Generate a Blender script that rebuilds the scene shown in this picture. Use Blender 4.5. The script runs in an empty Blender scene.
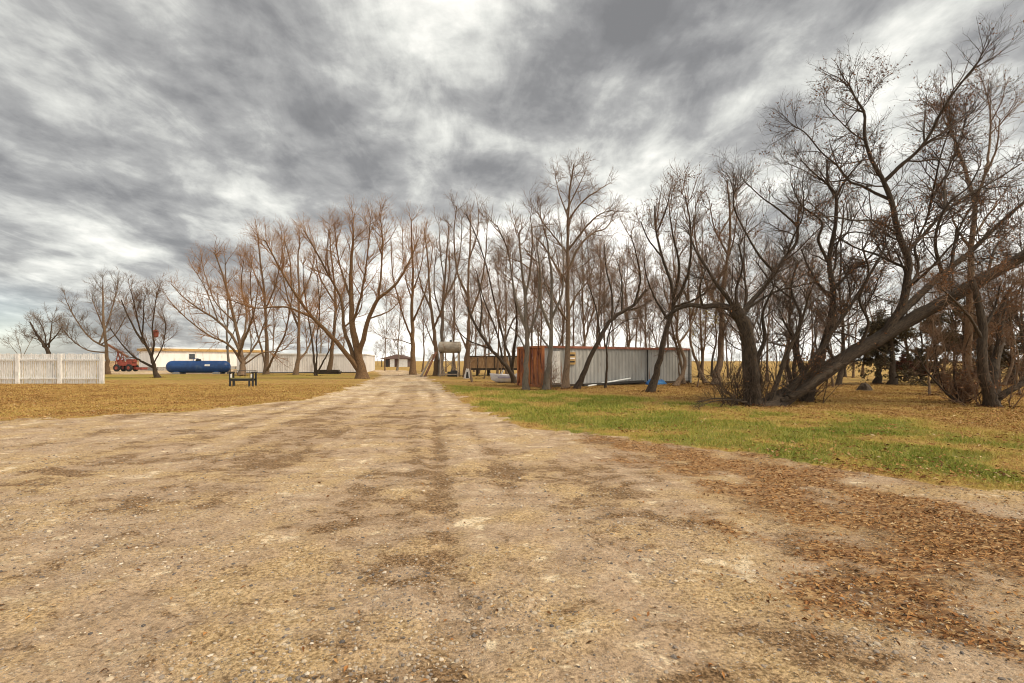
import bpy, bmesh, math, random
import numpy as np
from mathutils import Vector, Matrix
R = math.radians
sc = bpy.context.scene
col = sc.collection
H0, F0, CX, HY = 1.6, 512.0, 512.0, 361.0
# ------------------------------------------------------------------ camera, sky, sun, exposure
cam_d = bpy.data.cameras.new('camera'); cam = bpy.data.objects.new('camera', cam_d); col.objects.link(cam)
cam.location = (0, 0, H0); cam.rotation_euler = (R(90), 0, 0)
cam_d.sensor_width = 36; cam_d.lens = 18.0; cam_d.shift_y = 19.5/1024; cam_d.clip_start = .1; cam_d.clip_end = 9000
sc.camera = cam; sc.render.engine = 'CYCLES'; sc.cycles.filter_width = 1.05
sc.view_settings.view_transform = 'Standard'; sc.view_settings.look = 'None'
sc.view_settings.exposure = 1.08; sc.view_settings.gamma = 1; sc.view_settings.use_curve_mapping = False
SUN_EL, SUN_AZ = 50, 105          # sun veiled by cloud, high on the right
sun_d = bpy.data.lights.new('sun', 'SUN'); sun = bpy.data.objects.new('sun', sun_d); col.objects.link(sun)
sun_d.energy = 1.9; sun_d.angle = R(22); sun_d.color = (1, .85, .64)
az = R(SUN_AZ); sdir = Vector((math.sin(az)*math.cos(R(SUN_EL)), math.cos(az)*math.cos(R(SUN_EL)), math.sin(R(SUN_EL))))
sun.rotation_euler = (-sdir).to_track_quat('-Z', 'Y').to_euler(); sun.location = sdir*50

class NT:
    def __init__(s, nt): s.nt = nt
    def n(s, t, **kw):
        x = s.nt.nodes.new(t)
        for k, v in kw.items():
            if k.startswith('i_'):
                key = k[2:]; key = int(key) if key.isdigit() else key.replace('_', ' ')
                if hasattr(v, 'is_output') or isinstance(v, bpy.types.NodeSocket): s.nt.links.new(v, x.inputs[key])
                else: x.inputs[key].default_value = v
            else: setattr(x, k, v)
        return x
    def math(s, op, a, b=0.0, c=0.0, clamp=False):
        x = s.nt.nodes.new('ShaderNodeMath'); x.operation = op; x.use_clamp = clamp
        for i, v in enumerate((a, b, c)):
            if isinstance(v, bpy.types.NodeSocket): s.nt.links.new(v, x.inputs[i])
            else: x.inputs[i].default_value = v
        return x.outputs[0]
    def mix(s, f, a, b, mode='MIX'):
        x = s.nt.nodes.new('ShaderNodeMix'); x.data_type = 'RGBA'; x.blend_type = mode
        for i, v in ((0, f), (6, a), (7, b)):
            if isinstance(v, bpy.types.NodeSocket): s.nt.links.new(v, x.inputs[i])
            else: x.inputs[i].default_value = v if i == 0 else (*v, 1)
        return x.outputs[2]
    def ramp(s, f, stops):
        x = s.nt.nodes.new('ShaderNodeValToRGB'); s.nt.links.new(f, x.inputs[0]); cr = x.color_ramp
        while len(cr.elements) < len(stops): cr.elements.new(.5)
        for e, (p, c) in zip(cr.elements, stops):
            e.position = p; e.color = (*c, 1) if isinstance(c, tuple) else (c, c, c, 1)
        return x.outputs[0]
    def smooth(s, f, a, b, lo=0.0, hi=1.0):
        x = s.nt.nodes.new('ShaderNodeMapRange'); x.interpolation_type = 'SMOOTHSTEP'
        s.nt.links.new(f, x.inputs[0])
        for i, v in enumerate((a, b, lo, hi)): x.inputs[i+1].default_value = v
        return x.outputs[0]
    def noise(s, vec, scale, detail=4, rough=.55, dist=0.0):
        x = s.nt.nodes.new('ShaderNodeTexNoise'); s.nt.links.new(vec, x.inputs['Vector'])
        x.inputs['Scale'].default_value = scale; x.inputs['Detail'].default_value = detail
        x.inputs['Roughness'].default_value = rough; x.inputs['Distortion'].default_value = dist
        return x.outputs[0]
    def mapping(s, vec, loc=(0,0,0), rot=(0,0,0), scale=(1,1,1), kind='POINT'):
        x = s.nt.nodes.new('ShaderNodeMapping'); x.vector_type = kind; s.nt.links.new(vec, x.inputs[0])
        x.inputs[1].default_value = loc; x.inputs[2].default_value = rot; x.inputs[3].default_value = scale
        return x.outputs[0]

# cloud deck: every feature lives on a plane of cloud overhead (dir.xy / (dir.z + .12))
world = bpy.data.worlds.new('World'); sc.world = world; world.use_nodes = True
w = NT(world.node_tree); world.node_tree.nodes.clear()
geo = w.n('ShaderNodeTexCoord')
sep = w.n('ShaderNodeSeparateXYZ', i_0=geo.outputs['Generated'])
zc = w.math('MAXIMUM', sep.outputs[2], 0.0)
den = w.math('ADD', zc, .20)
px_ = w.math('DIVIDE', sep.outputs[0], den); py_ = w.math('DIVIDE', sep.outputs[1], den)
P2 = w.n('ShaderNodeCombineXYZ', i_0=px_, i_1=py_).outputs[0]
def cloud_pt(px, py):
    u, v = (px-CX)/F0, (HY-py)/F0
    L = math.sqrt(u*u+v*v+1); return (u/L)/(v/L+.20), (1/L)/(v/L+.20)
warp = w.n('ShaderNodeTexNoise', i_Vector=P2, i_Scale=1.3, i_Detail=3.0)
wv = w.n('ShaderNodeVectorMath', operation='SUBTRACT', i_0=warp.outputs['Color'], i_1=(.5, .5, .5))
wv2 = w.n('ShaderNodeVectorMath', operation='SCALE', i_0=wv.outputs[0]); wv2.inputs['Scale'].default_value = .26
PW = w.n('ShaderNodeVectorMath', operation='ADD', i_0=P2, i_1=wv2.outputs[0]).outputs[0]
n1 = w.noise(w.mapping(PW, (3.1, 1.7, 0), (0, 0, R(-12)), (1.7, 1.0, 1)), 1.0, 8, .56)
n2 = w.noise(w.mapping(PW, (8.3, 4.1, 0), (0, 0, R(-8)), (3.6, 2.6, 1)), 1.1, 8, .60)
n3 = w.noise(w.mapping(P2, (1.3, 2.1, 0), (0, 0, R(20)), (6.5, 3.6, 1)), 1.0, 6, .6, .6)
base = w.math('ADD', w.math('MULTIPLY', w.math('SUBTRACT', n1, .5), 1.0), w.math('MULTIPLY', w.math('SUBTRACT', n2, .5), .75))
n4 = w.noise(w.mapping(geo.outputs['Generated'], (4.2, 1.1, 2.3), (0, 0, 0), (1, 1, 2.1)), 4.6, 9, .56, .25)
base = w.math('ADD', base, w.math('MULTIPLY', w.math('SUBTRACT', n4, .5), 1.05))
val = w.math('ADD', w.math('ADD', base, w.math('MULTIPLY', w.math('SUBTRACT', n3, .5), .6)), .37)
#            px   py   len across  angle of long axis set by the two ends      amount
STREAKS = [((0, 195), (140, 258), .16, .20), ((0, 278), (240, 245), .10, .20), ((120, 215), (240, 250), .10, .22), ((0, 90), (260, 285), .30, -.16), ((230, 190), (310, 205), .10, .22),
           ((250, 70), (310, 110), .25, .10), ((170, 245), (260, 262), .2, -.12), ((430, 30), (520, 15), .26, .27), ((300, 20), (420, 60), .3, .16), ((60, 215), (180, 262), .08, .06), ((560, 215), (660, 245), .12, .30), ((400, 60), (540, 200), .30, -.10),
           ((445, 128), (500, 140), .12, .30), ((545, 40), (640, 60), .3, -.12), ((600, 60), (645, 100), .10, .22), ((640, 30), (760, 90), .25, -.14),
           ((640, 175), (760, 75), .16, .18), ((760, 75), (990, 10), .26, .20), ((560, 160), (680, 200), .18, .06), ((735, 130), (790, 120), .12, -.22),
           ((420, 215), (560, 175), .2, -.05), ((430, 250), (520, 225), .10, .35), ((600, 225), (660, 190), .12, .35), ((0, 20), (200, 40), .4, -.06), ((650, 220), (900, 150), .18, .25)]
for a, b, wd, amt in STREAKS:
    ax, ay = cloud_pt(*a); bx, by = cloud_pt(*b); L = math.hypot(bx-ax, by-ay)/2 + .12
    m = w.mapping(PW, ((ax+bx)/2, (ay+by)/2, 0), (0, 0, math.atan2(by-ay, bx-ax)), (L*1.35, max(wd*1.4, L*.22), 1), 'TEXTURE')
    ln = w.n('ShaderNodeVectorMath', operation='LENGTH', i_0=m).outputs['Value']
    val = w.math('ADD', val, w.smooth(ln, 0, 1, amt, 0))
low = w.smooth(sep.outputs[2], .10, .42, 1.0, 0.0)
side = w.smooth(sep.outputs[0], -.62, -.15, .25, 1.0)
val = w.math('ADD', val, w.math('MULTIPLY', w.math('MULTIPLY', low, side), .52))
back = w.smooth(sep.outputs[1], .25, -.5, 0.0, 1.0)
val = w.math('MAXIMUM', val, .08)
cl = w.ramp(val, [(0.0, (.15, .148, .148)), (.24, (.215, .213, .212)), (.44, (.34, .338, .328)), (.66, (.60, .60, .56)), (1.0, (1.04, 1.01, .93))])
# sky overhead and behind the camera brightened as added light on the scene
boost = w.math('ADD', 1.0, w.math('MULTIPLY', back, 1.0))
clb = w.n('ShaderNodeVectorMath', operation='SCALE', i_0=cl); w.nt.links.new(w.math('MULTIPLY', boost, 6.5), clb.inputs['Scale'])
sky = w.n('ShaderNodeTexSky', sky_type='NISHITA', sun_disc=False, sun_elevation=R(SUN_EL), sun_rotation=R(SUN_AZ))
bluef = w.math('MULTIPLY', w.smooth(sep.outputs[2], .02, .13, 1.0, 0.0), w.smooth(sep.outputs[0], -.60, -.72, 0.0, .45))
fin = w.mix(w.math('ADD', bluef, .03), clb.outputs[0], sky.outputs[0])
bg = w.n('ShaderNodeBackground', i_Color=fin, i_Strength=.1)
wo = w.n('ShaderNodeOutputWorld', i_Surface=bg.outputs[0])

# ------------------------------------------------------------------ helpers
def at(px, py, Y): return Vector(((px-CX)/F0*Y, Y, H0-(py-HY)/F0*Y))
def gp(px, py):
    Y = H0*F0/(py-HY); return ((px-CX)/F0*Y, Y)
def hsh(ix, iy, seed):
    n = (ix.astype(np.int64)*374761393 + iy.astype(np.int64)*668265263 + seed*1442695041) & 0x7fffffff
    n = ((n ^ (n >> 13))*1274126177) & 0x7fffffff
    return ((n ^ (n >> 16)) & 0xffffff)/float(0xffffff)
def vnoise(x, y, seed=0):
    x = np.asarray(x, float); y = np.asarray(y, float)
    ix, iy = np.floor(x), np.floor(y); fx, fy = x-ix, y-iy
    fx = fx*fx*(3-2*fx); fy = fy*fy*(3-2*fy)
    a, b, c, d = hsh(ix, iy, seed), hsh(ix+1, iy, seed), hsh(ix, iy+1, seed), hsh(ix+1, iy+1, seed)
    return a+(b-a)*fx+(c-a)*fy+(a-b-c+d)*fx*fy
def fbm(x, y, sc_, oct_=4, seed=0):
    s, a, t = 0, 1, 0
    for o in range(oct_):
        s = s+a*vnoise(np.asarray(x)*sc_*2**o+o*17.3, np.asarray(y)*sc_*2**o+o*9.1, seed+o); t += a; a *= .5
    return s/t
def sdf(poly, x, y):            # signed distance, positive inside
    x = np.asarray(x, float); y = np.asarray(y, float)
    d = np.full(x.shape, 1e9); ins = np.zeros(x.shape, bool); n = len(poly)
    for i in range(n):
        ax, ay = poly[i]; bx, by = poly[(i+1) % n]; ex, ey = bx-ax, by-ay
        t = np.clip(((x-ax)*ex+(y-ay)*ey)/(ex*ex+ey*ey+1e-9), 0, 1)
        d = np.minimum(d, (x-ax-t*ex)**2+(y-ay-t*ey)**2)
        c = ((ay > y) != (by > y)) & (x < (bx-ax)*(y-ay)/((by-ay) if abs(by-ay) > 1e-9 else 1e-9)+ax)
        ins ^= c
    d = np.sqrt(d); return np.where(ins, d, -d)
def seg_d(pts, x, y):
    d = np.full(np.asarray(x).shape, 1e9)
    for (ax, ay), (bx, by) in zip(pts[:-1], pts[1:]):
        ex, ey = bx-ax, by-ay; t = np.clip(((x-ax)*ex+(y-ay)*ey)/(ex*ex+ey*ey+1e-9), 0, 1)
        d = np.minimum(d, (x-ax-t*ex)**2+(y-ay-t*ey)**2)
    return np.sqrt(d)
def sstep(a, b, v):
    t = np.clip((v-a)/(b-a), 0, 1); return t*t*(3-2*t)
YARD = [(-90, 11.5), gp(-60, 424), gp(0, 421), gp(80, 417.5), gp(160, 413.5), gp(240, 407), gp(300, 401), gp(340, 392), gp(363, 384), gp(375, 379),
        gp(380, 375), gp(376, 371.6), (-60, 75), (-60, 92), (-32, 96), gp(405, 370.3), gp(424, 375.5), gp(432, 379.5), gp(450, 391.5), gp(482, 410), gp(522, 426.5),
        gp(600, 437.5), gp(700, 448), gp(850, 471), gp(1024, 498), (14, 3.6), (90, -8), (90, -60), (-90, -60)]
STRIP = [(-140, 63), (-45, 60), (-30, 66), (-34, 92), (-140, 95)]
LITTER = [gp(545, 431), gp(600, 437.5), gp(700, 448), gp(850, 471), gp(1024, 498), (14, 3.6), (14, -2), (4, 1.2), gp(1024, 720), gp(930, 650), gp(850, 600), gp(790, 550), gp(730, 500), gp(665, 466), gp(600, 447)]
GREEN = [gp(436, 385), gp(520, 390), gp(600, 396), gp(700, 403), gp(860, 416), gp(1024, 436), (30, 9), (30, 0), (14, 3.4), gp(1024, 498), gp(850, 471), gp(700, 448), gp(600, 437.5), gp(522, 426.5), gp(482, 410), gp(450, 391.5)]
LGREEN = [(-70, 62), (-70, 44), gp(120, 381), gp(340, 381), gp(372, 377), gp(375, 374)]
TRACKS = [([gp(432, 392), gp(436, 410), gp(437, 440), gp(440, 480), gp(446, 540), gp(452, 640)], .15, 1.25), ([gp(330, 424), gp(200, 444), gp(60, 480), (-8, 5)], .35, .5),
          ([gp(250, 418), gp(120, 430), gp(0, 447), (-14, 8.5)], .3, .6), ([gp(395, 392), gp(330, 425), gp(220, 480), gp(0, 590)], .22, .45), ([gp(1024, 540), gp(860, 492), gp(740, 462), gp(640, 444)], .18, .7),
          ([gp(360, 470), gp(440, 474), gp(500, 468)], .3, 1.0), ([gp(0, 630), gp(200, 575), gp(330, 545), gp(500, 500)], .12, .5)]
BLOBS = [(gp(420, 476), 1.1, .35, .9), (gp(602, 484), .45, .2, 1.0), (gp(400, 590), .42, .22, .65), (gp(790, 655), .5, .28, 1.0), (gp(440, 660), .5, .2, .8), (gp(320, 520), .6, .3, .6), (gp(660, 525), .6, .3, .55),
         (gp(380, 560), .5, .2, .6), (gp(150, 500), 1.0, .4, .4), (gp(250, 460), 1.6, .4, .5), (gp(900, 520), .8, .4, .6)]
LIGHTS = [(gp(205, 545), .22, .12, 1.0), (gp(278, 503), .3, .2, .9), (gp(155, 450), .6, .25, .9), (gp(568, 580), .25, .12, .7), (gp(460, 520), .35, .25, .7), (gp(640, 480), .8, .25, .6), (gp(940, 560), .7, .14, .9), (gp(560, 640), .3, .2, .6), (gp(820, 470), .9, .12, .8), (gp(740, 570), .4, .25, .6)]
def road_m(x, y):
    n = (fbm(x, y, .9, 4, 3)-.5)*1.2+(fbm(x, y, 5, 3, 8)-.5)*.75
    k = np.clip(np.hypot(x, y)/14, .35, 1.3)
    return np.maximum(sstep(-.22, .22, sdf(YARD, x, y)+n*k*.9), sstep(-.4, .4, sdf(STRIP, x, y)+n))
def litter_m(x, y):
    st = fbm(x*.55+y*1.0, y*.35-x*.9+3, 1.1, 4, 21)
    base_ = sstep(-.9, .9, sdf(LITTER, x, y)+(fbm(x, y, 1.6, 5, 5)-.5)*2.2)
    return base_*np.clip(.30+sstep(.30, .58, st)*.85, 0, 1)*(.72+.45*sstep(.3, .6, fbm(x, y, 3, 4, 29)))
def green_m(x, y):
    a = sstep(-1.0, 1.4, sdf(GREEN, x, y)+(fbm(x, y, .35, 3, 31)-.5)*2.5)
    b = .32*sstep(-2, 4, sdf(LGREEN, x, y)+(fbm(x, y, .2, 3, 32)-.5)*9)
    a = a*(1-.40*sstep(3, 9, x))
    n = fbm(x, y, .8, 4, 33)
    return np.clip(np.maximum(a, b)*(.36+1.3*sstep(.34, .60, n)), 0, 1)
def dark_m(x, y):
    d = 0*x
    wx, wy = x+(fbm(x, y, 1.4, 4, 61)-.5)*1.1, y+(fbm(x, y, 1.4, 4, 62)-.5)*1.1
    for pts, wd, a in TRACKS: d = np.maximum(d, .55*a*np.exp(-(seg_d(pts, x+(wx-x)*.3, y)/wd)**2)*(.35+.65*sstep(.3, .7, fbm(x*1.6, y*.45, 1.5, 4, 41))))
    for (bx, by), rx, ry, a in BLOBS: d = np.maximum(d, a*np.exp(-(((wx-bx)/rx)**2+((wy-by)/ry)**2))*sstep(.25, .7, fbm(x, y, 4, 5, 42)))
    d = d+sstep(.50, .72, fbm(x, y*1.1, 1.1, 5, 44))*.5
    st = fbm((x+.147*y+.012*np.clip(y-18, 0, 60)**1.5)*1.3, y*.10, 1.6, 4, 45); d = d+(sstep(.45, .68, st)-.35)*.5*sstep(3.5, 9, y)
    d = d+.10-.25*sstep(12, 30, y)
    for (bx, by), rx, ry, a in LIGHTS: d = d-a*np.exp(-(((wx-bx)/rx)**2+((wy-by)/ry)**2))*sstep(.25, .7, fbm(x, y, 5, 4, 43))
    return d
def gz(x, y):
    x = np.asarray(x, float); y = np.asarray(y, float)
    r = sstep(-.5, .4, sdf(YARD, x, y))
    near = np.exp(-np.hypot(x, y)/30)
    z = (fbm(x, y, .5, 4, 51)-.5)*.10*near+(fbm(x, y, 3.0, 5, 52)-.5)*.06*near
    z = z+(1-r)*.035*(.6+.8*fbm(x, y, 2.5, 3, 53))
    t = 0*x
    for pts, wd, a in TRACKS: t = np.maximum(t, a*np.exp(-(seg_d(pts, x, y)/wd)**2))
    return z-t*.025*r
def gz1(x, y): return float(gz(np.array([x]), np.array([y]))[0])

def tag(o, label=None, cat=None, group=None, kind=None):
    if label: o['label'] = label
    if cat: o['category'] = cat
    if group: o['group'] = group
    if kind: o['kind'] = kind
    return o
def empty(name, loc, rz=0, label=None, cat=None, group=None):
    o = bpy.data.objects.new(name, None); col.objects.link(o); o.location = loc; o.rotation_euler = (0, 0, rz)
    o.empty_display_size = .3
    return tag(o, label, cat, group)
def np_mesh(name, V, F, mt, parent=None, smooth=True, attrs=None, loc=None):
    me = bpy.data.meshes.new(name); V = np.asarray(V, np.float32); F = np.asarray(F, np.int32); k = F.shape[1]
    me.vertices.add(len(V)); me.vertices.foreach_set('co', V.ravel())
    me.loops.add(F.size); me.loops.foreach_set('vertex_index', F.ravel())
    me.polygons.add(len(F)); me.polygons.foreach_set('loop_start', np.arange(len(F), dtype=np.int32)*k)
    me.polygons.foreach_set('use_smooth', np.full(len(F), smooth))
    for an, av in (attrs or {}).items():
        at_ = me.attributes.new(an, 'FLOAT', 'POINT'); at_.data.foreach_set('value', np.asarray(av, np.float32))
    me.update(); me.validate()
    me.materials.append(mt)
    o = bpy.data.objects.new(name, me); col.objects.link(o)
    if parent: o.parent = parent
    if loc is not None: o.location = loc
    return o
class MB:
    def __init__(s): s.bm = bmesh.new()
    def box(s, c, d, rz=0, rx=0, ry=0, bev=0):
        m = Matrix.Translation(c) @ Matrix.Rotation(rz, 4, 'Z') @ Matrix.Rotation(ry, 4, 'Y') @ Matrix.Rotation(rx, 4, 'X') @ Matrix.Diagonal((*d, 1))
        g = bmesh.ops.create_cube(s.bm, size=1, matrix=m)
        if bev:
            es = list({e for v in g['verts'] for e in v.link_edges}); bmesh.ops.bevel(s.bm, geom=es, offset=bev, segments=2, affect='EDGES', profile=.6)
        return s
    def cyl(s, a, b, r, r2=None, n=14, caps=True):
        a, b = Vector(a), Vector(b); d = b-a
        m = Matrix.Translation((a+b)/2) @ d.to_track_quat('Z', 'Y').to_matrix().to_4x4()
        bmesh.ops.create_cone(s.bm, cap_ends=caps, segments=n, radius1=r, radius2=r if r2 is None else r2, depth=d.length, matrix=m); return s
    def beam(s, a, b, wd, th):
        a, b = Vector(a), Vector(b); d = b-a
        m = Matrix.Translation((a+b)/2) @ d.to_track_quat('Z', 'Y').to_matrix().to_4x4() @ Matrix.Diagonal((wd, th, d.length, 1))
        bmesh.ops.create_cube(s.bm, size=1, matrix=m); return s
    def lathe(s, prof, axis_a, axis_b, n=24):     # prof: (t along axis in metres, radius)
        a, b = Vector(axis_a), Vector(axis_b); q = (b-a).to_track_quat('Z', 'Y').to_matrix().to_4x4(); M = Matrix.Translation(a) @ q
        rings = []
        for t, r in prof:
            rings.append([s.bm.verts.new(M @ Vector((r*math.cos(2*math.pi*k/n), r*math.sin(2*math.pi*k/n), t))) for k in range(n)])
        for r0, r1 in zip(rings[:-1], rings[1:]):
            for k in range(n): s.bm.faces.new((r0[k], r0[(k+1) % n], r1[(k+1) % n], r1[k]))
        s.bm.faces.new(rings[0][::-1]); s.bm.faces.new(rings[-1]); return s
    def poly(s, pts, off):                        # closed outline extruded by off
        v0 = [s.bm.verts.new(p) for p in pts]; v1 = [s.bm.verts.new(Vector(p)+Vector(off)) for p in pts]; n = len(pts)
        s.bm.faces.new(v0); s.bm.faces.new(v1[::-1])
        for k in range(n): s.bm.faces.new((v0[k], v1[k], v1[(k+1) % n], v0[(k+1) % n]))
        return s
    def build(s, name, mt, parent=None, smooth=False, loc=None, rz=None):
        bmesh.ops.recalc_face_normals(s.bm, faces=s.bm.faces)
        me = bpy.data.meshes.new(name); s.bm.to_mesh(me); s.bm.free()
        if smooth:
            me.polygons.foreach_set('use_smooth', [True]*len(me.polygons)); me.set_sharp_from_angle(angle=R(40))
        me.materials.append(mt); o = bpy.data.objects.new(name, me); col.objects.link(o)
        if parent: o.parent = parent
        if loc is not None: o.location = loc
        if rz is not None: o.rotation_euler = (0, 0, rz)
        return o

# ------------------------------------------------------------------ materials
def mat(name, c1, c2, scale=4, stretch=(1, 1, 1), rough=.85, metal=0.0, bump=.2, bscale=None, dist=0.0, extra=None, detail=5, lo=.35, hi=.65, island=0.0):
    m = bpy.data.materials.new(name); m.use_nodes = True; t = NT(m.node_tree); m.node_tree.nodes.clear()
    tc = t.n('ShaderNodeTexCoord'); v = t.mapping(tc.outputs['Object'], scale=stretch)
    if name.startswith('bark'):
        AT = lambda q: t.n('ShaderNodeAttribute', attribute_name=q).outputs['Fac']
        v = t.n('ShaderNodeCombineXYZ', i_0=AT('ca'), i_1=AT('sa'), i_2=AT('len')).outputs[0]; v = t.mapping(v, scale=(1.3, 1.3, 1.0)); scale = 4.0
    n = t.noise(v, scale, detail, .6, dist); c = t.ramp(n, [(lo, c1), (hi, c2)])
    if extra:     # (colour, scale, stretch, lo, hi)
        for (ec, es, est, elo, ehi) in extra:
            en = t.noise(t.mapping(tc.outputs['Object'], loc=(es, 3, 7), scale=est), es, 5, .6); c = t.mix(t.smooth(en, elo, ehi), c, ec)
    if island:
        g = t.n('ShaderNodeNewGeometry'); c = t.mix(1.0, c, t.ramp(g.outputs['Random Per Island'], [(0, 1-island), (1, 1.0)]), 'MULTIPLY')
    b = t.n('ShaderNodeBsdfPrincipled', i_Roughness=rough, i_Metallic=metal); t.nt.links.new(c, b.inputs['Base Color'])
    if name.startswith('bark'):
        cr_ = t.noise(v, 5.5, 4, .6); c = t.mix(1.0, c, t.ramp(cr_, [(.40, .15), (.5, .95), (.64, 2.1)]), 'MULTIPLY'); bscale = 6
    if bump:
        bn = t.noise(v, bscale or scale*3, 5, .65)
        bp = t.n('ShaderNodeBump', i_Strength=bump, i_Distance=.03, i_Height=bn); t.nt.links.new(bp.outputs[0], b.inputs['Normal'])
    t.n('ShaderNodeOutputMaterial', i_Surface=b.outputs[0]); return m
BK = (1, 1, .22)
M = {}
M['bark_warm'] = mat('bark_warm', (.05, .028, .014), (.24, .14, .065), 7, BK, .95, 0, .9, 14, lo=.3, hi=.72)
M['bark_grey'] = mat('bark_grey', (.075, .06, .046), (.25, .205, .16), 7, BK, .95, 0, .9, 14, lo=.3, hi=.72)
M['bark_dark'] = mat('bark_dark', (.010, .007, .005), (.10, .068, .042), 6, BK, .95, 0, 1.0, 13, lo=.3, hi=.72)
M['bark_brown'] = mat('bark_brown', (.07, .045, .028), (.27, .18, .11), 7, BK, .95, 0, .9, 14, lo=.3, hi=.72)
M['twig_warm'] = mat('twig_warm', (.18, .085, .032), (.30, .155, .062), 1.2, (1, 1, 1), .9, 0, 0)
M['twig_grey'] = mat('twig_grey', (.10, .068, .046), (.18, .125, .085), 1.2, (1, 1, 1), .9, 0, 0)
M['twig_brown'] = mat('twig_brown', (.11, .062, .036), (.21, .125, .072), 1.2, (1, 1, 1), .9, 0, 0)
M['twig_dark'] = mat('twig_dark', (.035, .023, .015), (.10, .064, .041), 1.2, (1, 1, 1), .9, 0, 0)
M['leaf_rust'] = mat('leaf_rust', (.16, .06, .025), (.34, .15, .05), 3, (1, 1, 1), .8, 0, 0, island=.6)
M['leaf_yellow'] = mat('leaf_yellow', (.30, .20, .03), (.42, .32, .06), 3, (1, 1, 1), .8, 0, 0, island=.5)
M['leaf_olive'] = mat('leaf_olive', (.06, .052, .022), (.17, .12, .05), 2, (1, 1, 1), .85, 0, 0, island=.6)
M['leaf_red'] = mat('leaf_red', (.10, .03, .018), (.19, .06, .03), 3, (1, 1, 1), .85, 0, 0, island=.6)

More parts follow.
